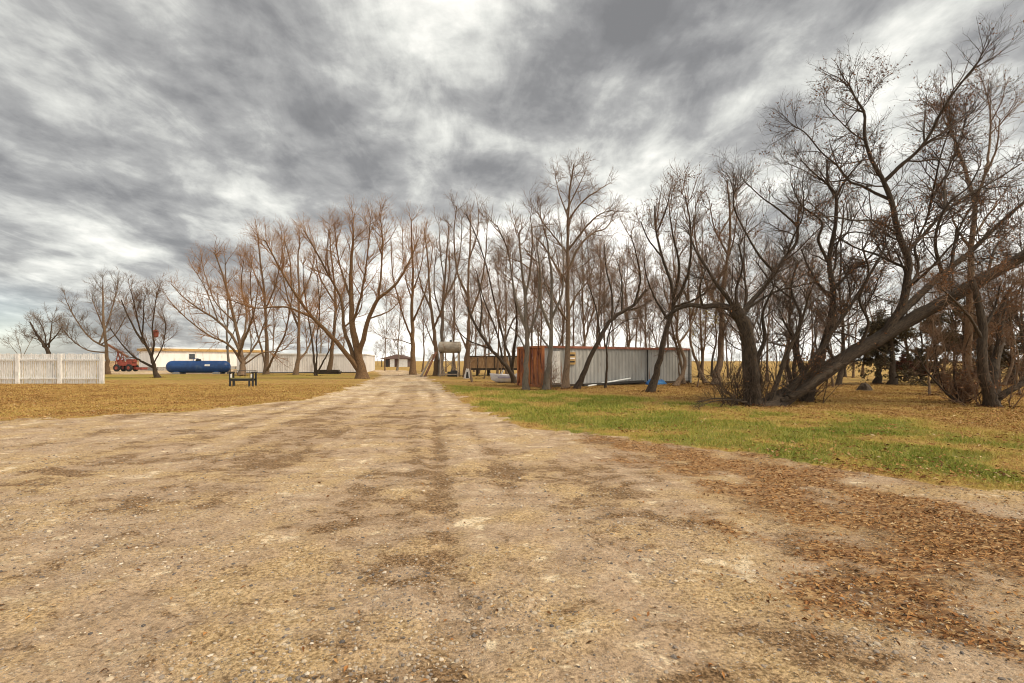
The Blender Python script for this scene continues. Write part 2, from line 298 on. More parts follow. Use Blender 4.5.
# ground material
def ground_mat():
    m = bpy.data.materials.new('ground_surface'); m.use_nodes = True; t = NT(m.node_tree); m.node_tree.nodes.clear()
    g = t.n('ShaderNodeNewGeometry'); P = g.outputs['Position']
    A = lambda nm: t.n('ShaderNodeAttribute', attribute_name=nm).outputs['Fac']
    road, lit, grn, drk = A('road'), A('litter'), A('green'), A('dark')
    big = t.noise(P, .9, 5, .6); mid = t.noise(P, 6, 6, .65); fine = t.noise(P, 38, 5, .7); micro = t.noise(P, 140, 3, .7)
    # bare dirt
    dirt = t.ramp(mid, [(.3, (.27, .185, .108)), (.5, (.475, .345, .23)), (.7, (.64, .50, .355))])
    dirt = t.mix(t.smooth(big, .42, .62), dirt, t.mix(t.smooth(fine, .4, .6), (.40, .275, .135), (.58, .42, .235)))
    clod = t.noise(t.mapping(P, rot=(0, 0, .25), scale=(1, 1.25, 1)), 2.4, 8, .68, .4)
    dk = t.math('ADD', drk, t.math('ADD', t.math('MULTIPLY', t.math('SUBTRACT', mid, .5), 2.4), t.math('MULTIPLY', t.math('SUBTRACT', clod, .5), 3.0)))
    dirt = t.mix(t.smooth(dk, .18, .85), dirt, t.mix(t.smooth(fine, .42, .6), (.15, .088, .042), (.33, .215, .115)))
    dirt = t.mix(t.smooth(dk, -.12, -.65), dirt, (.80, .66, .46))
    dirt = t.mix(.85, dirt, t.ramp(fine, [(.34, .50), (.5, 1.0), (.68, 1.3)]), 'MULTIPLY')
    dirt = t.mix(.7, dirt, t.ramp(micro, [(.36, .55), (.55, 1.05), (.7, 1.35)]), 'MULTIPLY')
    vo = t.n('ShaderNodeTexVoronoi', i_Vector=P, i_Scale=55.0, i_Randomness=1.0)
    pm = t.math('MULTIPLY', t.smooth(vo.outputs['Distance'], .30, .24), t.smooth(t.n('ShaderNodeSeparateColor', i_0=vo.outputs['Color']).outputs[0], .62, .7))
    dirt = t.mix(t.math('MULTIPLY', pm, .8), dirt, t.mix(t.n('ShaderNodeSeparateColor', i_0=vo.outputs['Color']).outputs[1], (.16, .15, .15), (.60, .54, .46)))
    # leaf litter
    lv = t.n('ShaderNodeTexVoronoi', i_Vector=t.mapping(P, rot=(0, 0, .6), scale=(1, 1.8, 1)), i_Scale=24.0, i_Randomness=1.0)
    lr = t.n('ShaderNodeSeparateColor', i_0=lv.outputs['Color']).outputs[0]
    litc = t.ramp(lr, [(0, (.12, .055, .022)), (.45, (.27, .135, .05)), (.8, (.42, .235, .095)), (1, (.56, .38, .19))])
    litc = t.mix(.7, litc, t.ramp(mid, [(.34, .5), (.6, 1.15)]), 'MULTIPLY')
    lf = t.smooth(t.math('ADD', lit, t.math('MULTIPLY', t.math('SUBTRACT', fine, .5), 2.4)), .30, .62)
    soil = t.mix(t.math('MULTIPLY', lf, .85), dirt, litc)
    # lawn
    dry = t.ramp(mid, [(.3, (.25, .125, .04)), (.5, (.42, .245, .085)), (.7, (.54, .37, .16))])
    yel = t.ramp(mid, [(.3, (.25, .19, .035)), (.7, (.46, .35, .08))])
    gr = t.ramp(mid, [(.3, (.13, .13, .024)), (.7, (.27, .26, .055))])
    gk = t.math('ADD', grn, t.math('MULTIPLY', t.math('SUBTRACT', mid, .5), .7))
    lawn = t.mix(t.smooth(big, .36, .64, 0, .75), dry, yel)
    lawn = t.mix(t.smooth(gk, .1, .45), lawn, yel); lawn = t.mix(t.smooth(gk, .4, .85), lawn, gr)
    lawn = t.mix(t.math('MULTIPLY', t.smooth(t.noise(P, 2.2, 6, .7), .54, .66), t.math('SUBTRACT', 1.0, grn)), lawn, (.19, .085, .035))
    lawn = t.mix(.8, lawn, t.ramp(fine, [(.34, .5), (.66, 1.3)]), 'MULTIPLY')
    rf = t.smooth(t.math('ADD', road, t.math('MULTIPLY', t.math('SUBTRACT', fine, .5), .9)), .3, .7)
    c = t.mix(rf, lawn, soil)
    b = t.n('ShaderNodeBsdfPrincipled', i_Roughness=.95, i_Base_Color=c); b.inputs['Specular IOR Level'].default_value = .2
    h = t.math('ADD', t.math('ADD', t.math('MULTIPLY', mid, .9), t.math('MULTIPLY', fine, .7)), t.math('MULTIPLY', micro, .25))
    h = t.math('ADD', t.math('ADD', h, t.math('MULTIPLY', clod, 2.2)), t.math('MULTIPLY', pm, .25))
    bp = t.n('ShaderNodeBump', i_Strength=.85, i_Distance=.035, i_Height=h); t.nt.links.new(bp.outputs[0], b.inputs['Normal'])
    t.n('ShaderNodeOutputMaterial', i_Surface=b.outputs[0]); return m
def axis(lo, hi, n, c, k):
    u = np.linspace(0, 1, n); a0, a1 = math.asinh((lo-c)/k), math.asinh((hi-c)/k); return c+k*np.sinh(a0+(a1-a0)*u)
xs = axis(-3500, 3500, 860, 0, 3.2); ys = axis(-600, 6000, 860, 4.0, 2.4)
GX, GY = np.meshgrid(xs, ys); gx, gy = GX.ravel(), GY.ravel()
GZ = gz(gx, gy)
nx, ny = len(xs), len(ys); ii = (np.arange(ny-1)[:, None]*nx+np.arange(nx-1)[None]).ravel()
rm = road_m(gx, gy)
tag(np_mesh('ground', np.stack([gx, gy, GZ], 1), np.stack([ii, ii+1, ii+1+nx, ii+nx], 1), ground_mat(), attrs=dict(road=rm, litter=litter_m(gx, gy), green=green_m(gx, gy), dark=dark_m(gx, gy))), kind='structure')

# ------------------------------------------------------------------ trees
def nrm(v): return v/np.maximum(np.linalg.norm(v, axis=-1, keepdims=True), 1e-9)
def spline(pts, n):
    p = np.asarray(pts, float); p = np.vstack([2*p[0]-p[1], p, 2*p[-1]-p[-2]]); m = len(p)-3
    u = np.linspace(0, m-1e-6, n); i = u.astype(int); t = (u-i)[:, None]
    a, b, c, d = p[i], p[i+1], p[i+2], p[i+3]
    return .5*(2*b+(c-a)*t+(2*a-5*b+4*c-d)*t*t+(3*b-a-3*c+d)*t**3)
def tubes(P, Rr, k, rng=None, rough=0.0):
    N, S, _ = P.shape
    T = np.empty_like(P); T[:, 1:-1] = P[:, 2:]-P[:, :-2]; T[:, 0] = P[:, 1]-P[:, 0]; T[:, -1] = P[:, -1]-P[:, -2]; T = nrm(T)
    mean = nrm(P[:, -1]-P[:, 0]); ref = np.where(np.abs(mean[:, 2:3]) > .8, np.array([[1., .13, 0]]), np.array([[.07, .1, 1.]]))
    ref = ref[:, None, :]; U = nrm(ref-(ref*T).sum(-1, keepdims=True)*T); W = np.cross(T, U)
    a = np.arange(k)*2*np.pi/k; r = Rr[:, :, None]
    if rough: r = r*(1+rough*.6*rng.uniform(-1, 1, (N, S, k))+rough*1.4*rng.uniform(-1, 1, (N, 1, k)))
    else: r = np.repeat(r, k, 2)
    V = P[:, :, None]+U[:, :, None]*(np.cos(a)*r)[..., None]+W[:, :, None]*(np.sin(a)*r)[..., None]
    b = (np.arange(N)[:, None, None]*S+np.arange(S-1)[None, :, None])*k; j = np.arange(k)[None, None]; j2 = (j+1) % k
    F = np.stack([b+j, b+j2, b+k+j2, b+k+j], -1).reshape(-1, 4)
    return V.reshape(-1, 3), F
def sprout(rng, P, Rr, n, t0, t1, ang, L, rmin, nseg, wander, trop, rk=.016, keep=.3, flat=None):
    N, S, _ = P.shape
    n = np.full(N, n) if np.isscalar(n) else n
    idx = np.repeat(np.arange(N), n); m = len(idx)
    if m == 0: return np.zeros((0, nseg+1, 3)), np.zeros((0, nseg+1))
    t = t0+(t1-t0)*rng.uniform(0, 1, m)
    f = t*(S-1)*.9999; i = f.astype(int); wgt = (f-i)[:, None]
    pos = P[idx, i]*(1-wgt)+P[idx, i+1]*wgt; tan = nrm(P[idx, i+1]-P[idx, i]); pr = Rr[idx, i]*(1-wgt[:, 0])+Rr[idx, i+1]*wgt[:, 0]
    rv = rng.normal(size=(m, 3)); perp = nrm(rv-(rv*tan).sum(1, keepdims=True)*tan)
    an = np.radians(rng.uniform(ang[0], ang[1], m))[:, None]; d = np.cos(an)*tan+np.sin(an)*perp; d[:, 2] += trop*.8; d = nrm(d)
    ln = (L if np.isscalar(L) else L[idx])*(1-.45*(t-t0)/max(t1-t0, .01))*rng.uniform(.55, 1.25, m)
    r0 = np.clip(np.minimum(ln*rk, pr*.75), rmin, None); Q = np.empty((m, nseg+1, 3)); Q[:, 0] = pos
    for s in range(nseg):
        d = nrm(d+rng.normal(size=(m, 3))*wander+np.array([0, 0, trop])); pos = pos+d*(ln/nseg)[:, None]; Q[:, s+1] = pos
    return Q, np.maximum(r0[:, None]*(1-(1-keep)*np.linspace(0, 1, nseg+1)[None]), rmin*.6)
DEF = dict(d1=1.6, l1=2.3, a1=(25, 65), n2=6, l2=1.4, n3=5, l3=.75, n4=0, l4=.3, trop=.07, wander=.10, rmin=.008, t0=.3, trunk_t0=.45, leaves=0, leaf=.07, suckers=0, rough=.10, sl=2.2, sides=9, S=22, z0=-.05)
def grow_tree(name, loc, limbs, bark, twig, label, seed, group=None, leafmat=None, cat='tree', **kw):
    """limbs: list of (points in metres relative to the base, r0, r1); the first is the trunk"""
    o = {**DEF, **kw}; rng = np.random.default_rng(seed); root = empty(name, loc, 0, label, cat, group)
    S = o['S']; P = np.stack([spline(l[0], S) for l in limbs])
    Rr = np.stack([l[1]+(l[2]-l[1])*np.linspace(0, 1, S)**.8 for l in limbs])
    P[:, 1:] += rng.normal(size=P[:, 1:].shape)*np.minimum(Rr[:, 1:, None]*.18, .035)*(.35 if S > 30 else 1)
    Rr = Rr*(1+.04*rng.normal(size=Rr.shape)*(o['rough'] > .12))
    Rr[0] *= 1+.6*np.exp(-np.linspace(0, 1, S)*22/1.5)
    Ln = np.linalg.norm(np.diff(P, axis=1), axis=2).sum(1)
    sd = o['sides']; VT, FT = tubes(P, Rr, sd, rng, o['rough']); aa = np.arange(sd)*2*np.pi/sd; nl = len(limbs)
    rid = np.arange(nl)[:, None, None]*7.0; rr_ = np.clip(Rr[:, :1, None]*5, .4, 2.2); full = np.ones((nl, S, sd))
    cum = np.concatenate([np.zeros((nl, 1)), np.cumsum(np.linalg.norm(np.diff(P, axis=1), axis=2), 1)], 1)
    BA = dict(ca=(np.cos(aa)[None, None]*rr_*full+rid).ravel(), sa=(np.sin(aa)[None, None]*rr_*full).ravel(), len=(cum[:, :, None]*full*1.6).ravel())
    l1 = np.clip(Ln*.42, .4*o['l1'], o['l1'])
    n1 = np.maximum((Ln*o['d1']).astype(int), 4)
    A0, R0 = sprout(rng, P[:1], Rr[:1], int(n1[0]*(1-o['trunk_t0'])*1.2)+1, o['trunk_t0'], 1, o['a1'], o['l1'], o['rmin']*1.4, 6, o['wander'], o['trop'])
    if len(P) > 1:
        A1, R1 = sprout(rng, P[1:], Rr[1:], n1[1:], o['t0'], 1, o['a1'], l1[1:], o['rmin']*1.4, 6, o['wander'], o['trop']); A0 = np.vstack([A0, A1]); R0 = np.vstack([R0, R1])
    # every limb runs on into a few leaders
    A2, R2 = sprout(rng, P, Rr, 2, .9, 1, (5, 30), np.maximum(l1, .8), o['rmin']*1.4, 6, o['wander'], o['trop']); A0 = np.vstack([A0, A2]); R0 = np.vstack([R0, R2])
    if o['suckers']:
        n = o['suckers']; q = P[0, 0]+np.c_[rng.normal(size=(n, 2))*Rr[0, 1]*1.3, np.zeros(n)]; ql = rng.uniform(.4, 1.1, n)*o['sl']
        d = nrm(np.c_[rng.normal(size=(n, 2))*.38, np.ones(n)]); Q = np.empty((n, 7, 3)); Q[:, 0] = q
        for s in range(6): d = nrm(d+rng.normal(size=(n, 3))*.12); q = q+d*(ql/6)[:, None]; Q[:, s+1] = q
        A0 = np.vstack([A0, Q]); R0 = np.vstack([R0, np.linspace(.017, .006, 7)[None]*rng.uniform(.7, 1.3, (n, 1))])
    B, RB = sprout(rng, A0, R0, o['n2'], .12, 1, (20, 60), o['l2'], o['rmin'], 4, o['wander']*1.1, o['trop'])
    C_, RC = sprout(rng, B, RB, o['n3'], .1, 1, (20, 60), o['l3'], o['rmin']*.8, 3, o['wander']*1.2, o['trop'])
    parts = [tubes(A0, R0, 5), tubes(B, RB, 4), tubes(C_, RC, 3)]
    last = C_
    if o['n4']:
        D, RD = sprout(rng, C_, RC, o['n4'], .1, 1, (20, 65), o['l4'], o['rmin']*.7, 2, .2, o['trop']); parts.append(tubes(D, RD, 3)); last = D
    off, V, F = 0, [], []
    for v, f in parts: V.append(v); F.append(f+off); off += len(v)
    np_mesh('trunk', VT, FT, M[bark], root, attrs=BA); np_mesh('crown', np.vstack(V), np.vstack(F), M[twig], root)
    if o['leaves']:
        n = int(o['leaves']); pool = last.reshape(-1, 3)
        if o.get('clump', 1):
            cs = pool[rng.integers(0, len(pool), max(n//40, 3))]; wts = np.zeros(len(pool))
            for c in cs: wts += np.exp(-((pool-c)**2).sum(1)/.35)
            wts += .02; c = pool[rng.choice(len(pool), n, p=wts/wts.sum())]
        else: c = pool[rng.integers(0, len(pool), n)]
        c = c+rng.normal(size=(n, 3))*.03; a = nrm(rng.normal(size=(n, 3))); b = nrm(np.cross(a, rng.normal(size=(n, 3)))); s = o['leaf']*rng.uniform(.5, 1.2, (n, 1))
        V = np.stack([c-a*s, c+b*s*.4, c+a*s, c-b*s*.4], 1).reshape(-1, 3); np_mesh('leaves', V, np.arange(n*4).reshape(-1, 4), M[leafmat or 'leaf_rust'], root, smooth=False)
    return root
def px_tree(name, Y, limbs, bark, twig, label, seed, dy=None, **kw):
    """limbs given as photo positions at depth Y with a depth offset that grows along each limb"""
    rng = np.random.default_rng(seed+900); b = limbs[0][0][0]; base = at(b[0], b[1], Y); base.z = gz1(base.x, base.y)-.06
    out = []
    for i, (pts, r0, r1) in enumerate(limbs):
        r0 = r0*kw.get('thin', .76)
        sp = sum(math.hypot(pts[k+1][0]-pts[k][0], pts[k+1][1]-pts[k][1]) for k in range(len(pts)-1))*Y/F0
        off = (0 if i == 0 else rng.uniform(-.5, .5)*sp) if dy is None else dy[i]; bend = rng.uniform(-.12, .12)*sp
        q = []
        for k, p in enumerate(pts):
            u = k/(len(pts)-1); yy = Y+off*u+bend*math.sin(u*math.pi)
            if len(p) > 2: yy = Y+p[2]
            v = at(p[0], p[1], yy)-base
            if i == 0 and k == 0: v.z = kw.get('z0', -.05)
            q.append(tuple(v))
        if i > 0:
            q = np.array(q); dd = np.hypot(dense[:, 0]-q[0, 0], dense[:, 2]-q[0, 2]); j = int(dd.argmin())
            if dd[j] < .9: q = q+(dense[j]-q[0])*np.array([[1, 1, 1]])*np.linspace(1, 0, len(q))[:, None]*np.array([[1, 0, 1]])+np.array([[0, dense[j, 1]-q[0, 1], 0]])
            dense = np.vstack([dense, spline(q, 60)])
        else: dense = spline(q, 80)
        out.append((q, r0, r1))
    return grow_tree(name, base, out, bark, twig, label, seed, **kw)
def auto_limbs(rng, h, r, forks=9, f0=.3, spread=.55, wob=.04, lean=(0, 0), top=.15, up=.5, lf=.45):
    t = np.linspace(0, 1, 7); T = np.stack([lean[0]*h*t**1.3+np.cumsum(rng.normal(size=7))*wob*h*.4, lean[1]*h*t**1.3+np.cumsum(rng.normal(size=7))*wob*h*.4, h*t], 1); T[0] = 0
    L = [(T, r, r*top)]; ts = spline(T, 50)
    for k in range(forks):
        u = f0+(.95-f0)*(k+rng.uniform(.1, .9))/forks; p = ts[int(u*49)]; a = rng.uniform(0, 2*math.pi); ln = h*lf*(1.15-u)*rng.uniform(.7, 1.2); d = np.array([math.cos(a)*spread, math.sin(a)*spread, up])
        q = [p]
        for s in range(4): d = nrm(d+np.array([0, 0, .13])+rng.normal(size=3)*.10); q.append(q[-1]+d*ln/4)
        rr = r*(1-u*.8)*.5; L.append((np.array(q), rr, max(rr*.25, .012)))
    return L

# --- left side group
px_tree('bare_tree', 60, [([(22, 372), (22, 358), (19, 345), (16, 336)], .08, .02), ([(22, 358), (28, 345), (31, 338)], .05, .02), ([(22, 360), (12, 348), (7, 342)], .05, .02)], 'bark_grey', 'twig_grey', 'faint low sapling behind the far left of the white fence', 1, l1=1.2, n2=5, l2=.7, n3=4, l3=.4)
px_tree('bare_tree', 46, [([(51, 372), (49, 355), (44, 345), (36, 333), (30, 322)], .26, .05), ([(48, 352), (52, 336), (55, 320)], .12, .03), ([(47, 348), (59, 336), (66, 326)], .11, .03), ([(46, 347), (40, 340), (26, 335)], .08, .02), ([(48, 350), (47, 334), (43, 322)], .09, .03)], 'bark_dark', 'twig_grey', 'small bare tree leaning out above the middle of the white fence', 2, l1=1.5, n2=7, l2=.9, d1=2.2, l3=.45)
px_tree('bare_tree', 60, [([(108, 375), (107, 360), (106, 345), (104, 325), (103, 300), (103, 285)], .32, .06), ([(106, 347), (95, 341), (86, 330), (77, 314), (74, 304)], .15, .04), ([(105, 340), (113, 320), (119, 300), (122, 288)], .14, .04), ([(104, 330), (96, 312), (90, 298)], .11, .03), ([(107, 352), (90, 350), (76, 340), (68, 328)], .11, .03), ([(106, 345), (120, 335), (130, 318)], .1, .03)],
        'bark_brown', 'twig_grey', 'bare tree rising just past the right end of the white fence, its trunk straight', 3, d1=1.9, l1=2.4, n2=8, l2=1.2)
px_tree('bare_tree', 48, [([(158, 378.5), (155, 371), (153, 362), (149, 350), (140, 338), (130, 320), (121, 300)], .30, .05), ([(154, 368), (143, 362), (134, 356), (124, 345), (112, 328)], .16, .04), ([(152, 358), (155, 345), (154, 330), (157, 310), (160, 293)], .13, .03), ([(155, 364), (160, 355), (165, 345), (168, 328), (166, 315)], .09, .03), ([(148, 348), (142, 330), (137, 305), (134, 290)], .11, .03), ([(144, 342), (146, 320), (147, 300)], .1, .03)],
        'bark_dark', 'twig_brown', 'dark bare tree with a leftward tilted crown beside the blue tank', 4, d1=2.1, l1=2.0, n2=8, l2=1.0)
WARM = dict(d1=1.5, l1=2.6, n2=6, l2=1.6, n3=4, l3=.8, wander=.10, trop=.05, rmin=.0075, a1=(25, 60))
px_tree('bare_tree', 54, [([(242, 377), (243, 364), (241, 350), (237, 330), (230, 300), (222, 272), (214, 252)], .42, .05), ([(240, 356), (228, 333), (212, 318), (195, 308), (178, 296), (165, 283)], .24, .04), ([(239, 364), (225, 345), (205, 335), (187, 322), (168, 305)], .18, .04), ([(243, 354), (250, 332), (256, 308), (258, 280)], .20, .04),
        ([(244, 360), (256, 342), (264, 318), (270, 300)], .15, .04), ([(241, 345), (247, 315), (243, 285), (246, 262)], .17, .03), ([(234, 320), (212, 300), (200, 275), (193, 258)], .13, .03), ([(244, 364), (262, 352), (280, 350), (292, 338)], .12, .03), ([(212, 318), (200, 290), (188, 270)], .1, .03)], 'bark_brown', 'twig_warm', 'wide spreading bare tree behind the garden bench', 5, **WARM)
px_tree('bare_tree', 62, [([(229, 374), (228, 355), (227, 335), (228, 310), (226, 280), (225, 258)], .22, .05), ([(228, 345), (234, 325), (238, 300)], .1, .03), ([(227, 335), (218, 315), (214, 290)], .1, .03)], 'bark_grey', 'twig_warm', 'thin grey trunked tree at the right end of the blue tank', 6, **WARM)
px_tree('bare_tree', 60, [([(266, 375), (267, 350), (266, 320), (264, 290), (260, 258), (258, 234)], .34, .05), ([(267, 372), (275, 355), (285, 335), (290, 310), (294, 282)], .2, .04), ([(266, 368), (260, 345), (254, 322), (250, 290), (251, 262)], .17, .04), ([(265, 310), (274, 285), (280, 255), (279, 236)], .15, .03), ([(264, 295), (252, 270), (243, 252)], .12, .03)], 'bark_brown', 'twig_warm', 'forked bare tree against the left end of the white panelled shed', 7, **WARM)
px_tree('bare_tree', 58, [([(296, 375), (298, 358), (299, 330), (299, 290), (298, 258), (300, 238)], .38, .05), ([(299, 362), (308, 350), (313, 335), (318, 310), (322, 282)], .16, .04), ([(299, 330), (288, 300), (282, 270), (284, 246)], .17, .04), ([(299, 300), (310, 275), (315, 250)], .13, .03), ([(299, 320), (284, 300), (272, 280)], .12, .03)], 'bark_brown', 'twig_warm', 'straight bare tree with one curved side stem, in front of the white shed', 8, **WARM)
px_tree('bare_tree', 54, [([(316, 378), (314, 360), (312, 340), (308, 315), (304, 285), (303, 262)], .18, .03), ([(317, 374), (318, 355), (317, 340), (320, 310), (317, 275)], .13, .03), ([(317, 376), (325, 360), (332, 345), (336, 322), (343, 296)], .13, .03)], 'bark_dark', 'twig_warm', 'thin three stemmed tree just left of the big forked tree', 9, **WARM)
px_tree('bare_tree', 62, [([(329, 374), (332, 350), (335, 322), (335, 290), (331, 255), (330, 232)], .36, .05), ([(335, 315), (345, 290), (350, 262)], .14, .03), ([(335, 305), (322, 280), (318, 255)], .14, .03)], 'bark_brown', 'twig_warm', 'slightly tilted trunk standing behind the big forked tree beside the drive', 10, **WARM)
px_tree('bare_tree', 45.5, [([(362, 379.5), (361, 366), (356, 345), (353, 325), (351, 300), (351, 268), (353, 240), (353, 222)], .62, .05), ([(357, 374), (340, 351), (322, 330), (308, 315), (292, 291), (279, 268), (265, 240)], .30, .04), ([(357, 366), (352, 350), (345, 328), (342, 300), (330, 276), (316, 250), (305, 231)], .27, .04),
        ([(362, 356), (371, 322), (380, 300), (398, 284), (409, 264), (417, 244)], .28, .04), ([(353, 322), (362, 292), (368, 255), (371, 222)], .18, .03), ([(350, 300), (339, 262), (335, 226)], .15, .03), ([(316, 322), (292, 311), (266, 311), (246, 304)], .13, .03), ([(380, 300), (384, 272), (386, 240), (384, 218)], .15, .03), ([(330, 276), (326, 252), (327, 228)], .11, .03), ([(292, 291), (290, 262), (284, 238)], .11, .03), ([(372, 320), (392, 312), (404, 300)], .1, .03), ([(345, 328), (360, 310), (362, 280)], .12, .03)],
        'bark_warm', 'twig_warm', 'largest left tree, wide forked trunk leaning over lawn beside the drive', 11, **{**WARM, 'd1': 2.2})
px_tree('bare_tree', 60, [([(413, 375), (413, 345), (412, 310), (413, 280), (412, 250), (411, 218)], .42, .05), ([(413, 340), (404, 320), (397, 298), (390, 270), (388, 236)], .17, .04), ([(413, 320), (422, 298), (428, 270), (431, 240)], .17, .04), ([(412, 300), (404, 275), (400, 245), (399, 222)], .14, .03), ([(413, 345), (398, 340), (384, 338), (372, 332)], .08, .02), ([(413, 290), (420, 262), (421, 232)], .12, .03)], 'bark_warm', 'twig_warm', 'straight reddish trunk at the right edge of the far drive', 12, **WARM)
# --- centre
MID = dict(d1=1.4, l1=2.2, n2=6, l2=1.2, n3=5, l3=.55, wander=.13, trop=.05, rmin=.0058, a1=(25, 70))
px_tree('bare_tree', 55, [([(436, 377), (436, 350), (433, 325), (430, 298), (428, 262), (424, 228)], .36, .05), ([(434, 330), (444, 305), (450, 275), (450, 240)], .17, .03), ([(432, 310), (422, 285), (418, 258)], .15, .03), ([(436, 350), (428, 330), (421, 308)], .12, .03)], 'bark_brown', 'twig_warm', 'left trunk of the close pair beside the raised tank', 13, **MID)
px_tree('bare_tree', 54, [([(441, 377), (442, 345), (443, 305), (446, 262), (449, 226)], .36, .05), ([(443, 320), (434, 290), (434, 255)], .16, .03), ([(444, 300), (456, 275), (461, 240), (461, 214)], .16, .03), ([(445, 280), (440, 250), (438, 220)], .12, .03)], 'bark_grey', 'twig_brown', 'right trunk of the close pair beside the raised tank', 14, **MID)
px_tree('bare_tree', 50, [([(466, 378), (467, 350), (469, 320), (468, 282), (470, 245), (471, 214)], .34, .05), ([(469, 320), (480, 290), (486, 255), (488, 222)], .15, .03), ([(468, 300), (458, 275), (455, 240), (458, 210)], .16, .03), ([(466, 350), (456, 325), (450, 305)], .12, .03), ([(470, 260), (478, 236), (479, 212)], .11, .03)], 'bark_brown', 'twig_brown', 'tall trunk standing directly behind the small white kennel', 15, **MID)
px_tree('bare_tree', 36, [([(515, 386), (511, 373), (503, 362), (491, 349), (480, 333), (471, 316), (466, 300)], .24, .06), ([(515, 378), (512, 360), (506, 342), (500, 322), (495, 300), (488, 270), (478, 240), (466, 214)], .15, .03), ([(491, 349), (482, 346), (468, 340), (456, 328)], .1, .03), ([(514, 370), (517, 340), (518, 315), (514, 285), (508, 250), (497, 225)], .15, .03), ([(506, 342), (515, 318), (530, 300)], .1, .03), ([(480, 333), (482, 305), (478, 280)], .1, .03), ([(503, 362), (496, 330), (484, 300), (477, 272)], .1, .03)],
        'bark_dark', 'twig_brown', 'dark multi stemmed tree arching left over the small boat', 16, **MID)
px_tree('bare_tree', 27.3, [([(525, 392), (526, 375), (527, 350), (526, 325), (525, 295), (521, 262), (519, 234)], .21, .04), ([(526, 330), (516, 300), (511, 270), (508, 246)], .11, .02), ([(526, 340), (536, 312), (538, 282), (534, 250)], .11, .02), ([(525, 300), (530, 270), (532, 240), (530, 220)], .09, .02), ([(527, 352), (518, 335), (505, 322)], .07, .02)], 'bark_grey', 'twig_brown', 'smooth grey trunk in front of the rusty end of the container', 17, **MID)
px_tree('bare_tree', 27.2, [([(546, 392), (548, 370), (551, 345), (551, 318), (552, 285), (549, 255), (545, 228)], .22, .04), ([(551, 330), (541, 305), (540, 275), (536, 245)], .12, .02), ([(552, 320), (562, 295), (563, 262), (560, 235)], .12, .02), ([(550, 350), (539, 335), (531, 322)], .07, .02), ([(552, 300), (545, 285), (541, 262)], .08, .02)], 'bark_grey', 'twig_brown', 'pale grey trunk just right of the rusty container doors', 18, suckers=10, sl=1.6, **MID)
px_tree('bare_tree', 29, [([(566, 390), (567, 365), (568, 335), (568, 300), (568, 260), (568, 225), (570, 190), (574, 164)], .26, .035), ([(568, 268), (580, 243), (595, 228), (610, 222), (618, 208)], .11, .02), ([(568, 245), (588, 220), (602, 208), (616, 203)], .10, .02), ([(568, 250), (555, 232), (545, 218), (538, 205)], .10, .02), ([(569, 212), (561, 190), (557, 172)], .07, .02), ([(569, 215), (584, 196), (598, 186), (611, 178)], .08, .02), ([(569, 205), (580, 182), (588, 165)], .06, .02), ([(568, 280), (555, 258), (544, 240), (533, 228)], .1, .02), ([(568, 310), (578, 292), (592, 275), (598, 256)], .1, .02), ([(568, 320), (556, 300), (548, 280)], .09, .02)],
        'bark_brown', 'twig_brown', 'tallest centre tree whose crown stands above the grove, in front of the container', 19, **{**MID, 'l1': 1.7, 'l2': .9, 'l3': .42, 'd1': 2.6, 'leaf': .05, 'leaves': 500})
px_tree('bare_tree', 28.5, [([(576, 391), (583, 375), (590, 358), (599, 339), (610, 322), (622, 312), (634, 305), (646, 290)], .20, .07), ([(634, 305), (640, 280), (636, 255), (630, 235)], .1, .02), ([(612, 321), (612, 295), (606, 270), (604, 245)], .1, .02), ([(625, 311), (638, 308), (652, 300)], .08, .02), ([(600, 338), (596, 310), (588, 285)], .07, .02), ([(622, 313), (622, 285), (617, 262)], .08, .02)], 'bark_dark', 'twig_brown', 'dark trunk leaning strongly right across the grey container wall', 20, **{**MID, 'trunk_t0': .5})
px_tree('sapling', 29.5, [([(605, 388.5), (607, 366), (607, 342), (612, 322), (619, 300), (622, 285)], .09, .02), ([(607, 350), (602, 330), (600, 308)], .04, .015), ([(609, 335), (625, 322), (640, 318)], .04, .015)], 'bark_dark', 'twig_grey', 'thin dark sapling in front of the middle of the container', 21, d1=1.8, l1=1.4, n2=6, l2=.8, n3=4)
px_tree('bare_tree', 25.8, [([(650, 393), (655, 379), (659, 362), (663, 345), (668, 325), (673, 305), (671, 282), (662, 258), (656, 230), (655, 206)], .24, .035), ([(673, 305), (684, 285), (690, 258), (689, 225), (684, 198)], .13, .02), ([(668, 322), (656, 303), (647, 282), (643, 262)], .10, .02), ([(672, 300), (678, 268), (672, 238), (668, 212)], .11, .02), ([(672, 308), (690, 302), (705, 292), (716, 276)], .09, .02), ([(662, 258), (648, 240), (640, 222)], .07, .02), ([(656, 235), (665, 212), (670, 192)], .06, .02)],
        'bark_dark', 'twig_brown', 'dark trunk with flared roots leaning right near the container middle', 22, leaves=900, leaf=.05, **MID)
px_tree('bare_tree', 32, [([(675, 387), (682, 375), (685, 362), (681, 349), (677, 335), (678, 310), (684, 282)], .2, .05), ([(680, 345), (695, 322), (702, 296), (700, 270)], .1, .02), ([(678, 320), (668, 298), (664, 270)], .1, .02)], 'bark_brown', 'twig_brown', 'bowed trunk at the right end of the container beside the blue tarp', 23, **MID)
px_tree('bare_tree', 36, [([(706, 383), (701, 374), (696, 360), (691, 345), (690, 320), (688, 290), (691, 250), (694, 215)], .2, .04), ([(690, 320), (700, 292), (706, 262), (708, 225)], .12, .02), ([(689, 300), (678, 272), (676, 240)], .11, .02)], 'bark_brown', 'twig_brown', 'curved thin trunk just past the right end of the container', 24, **MID)
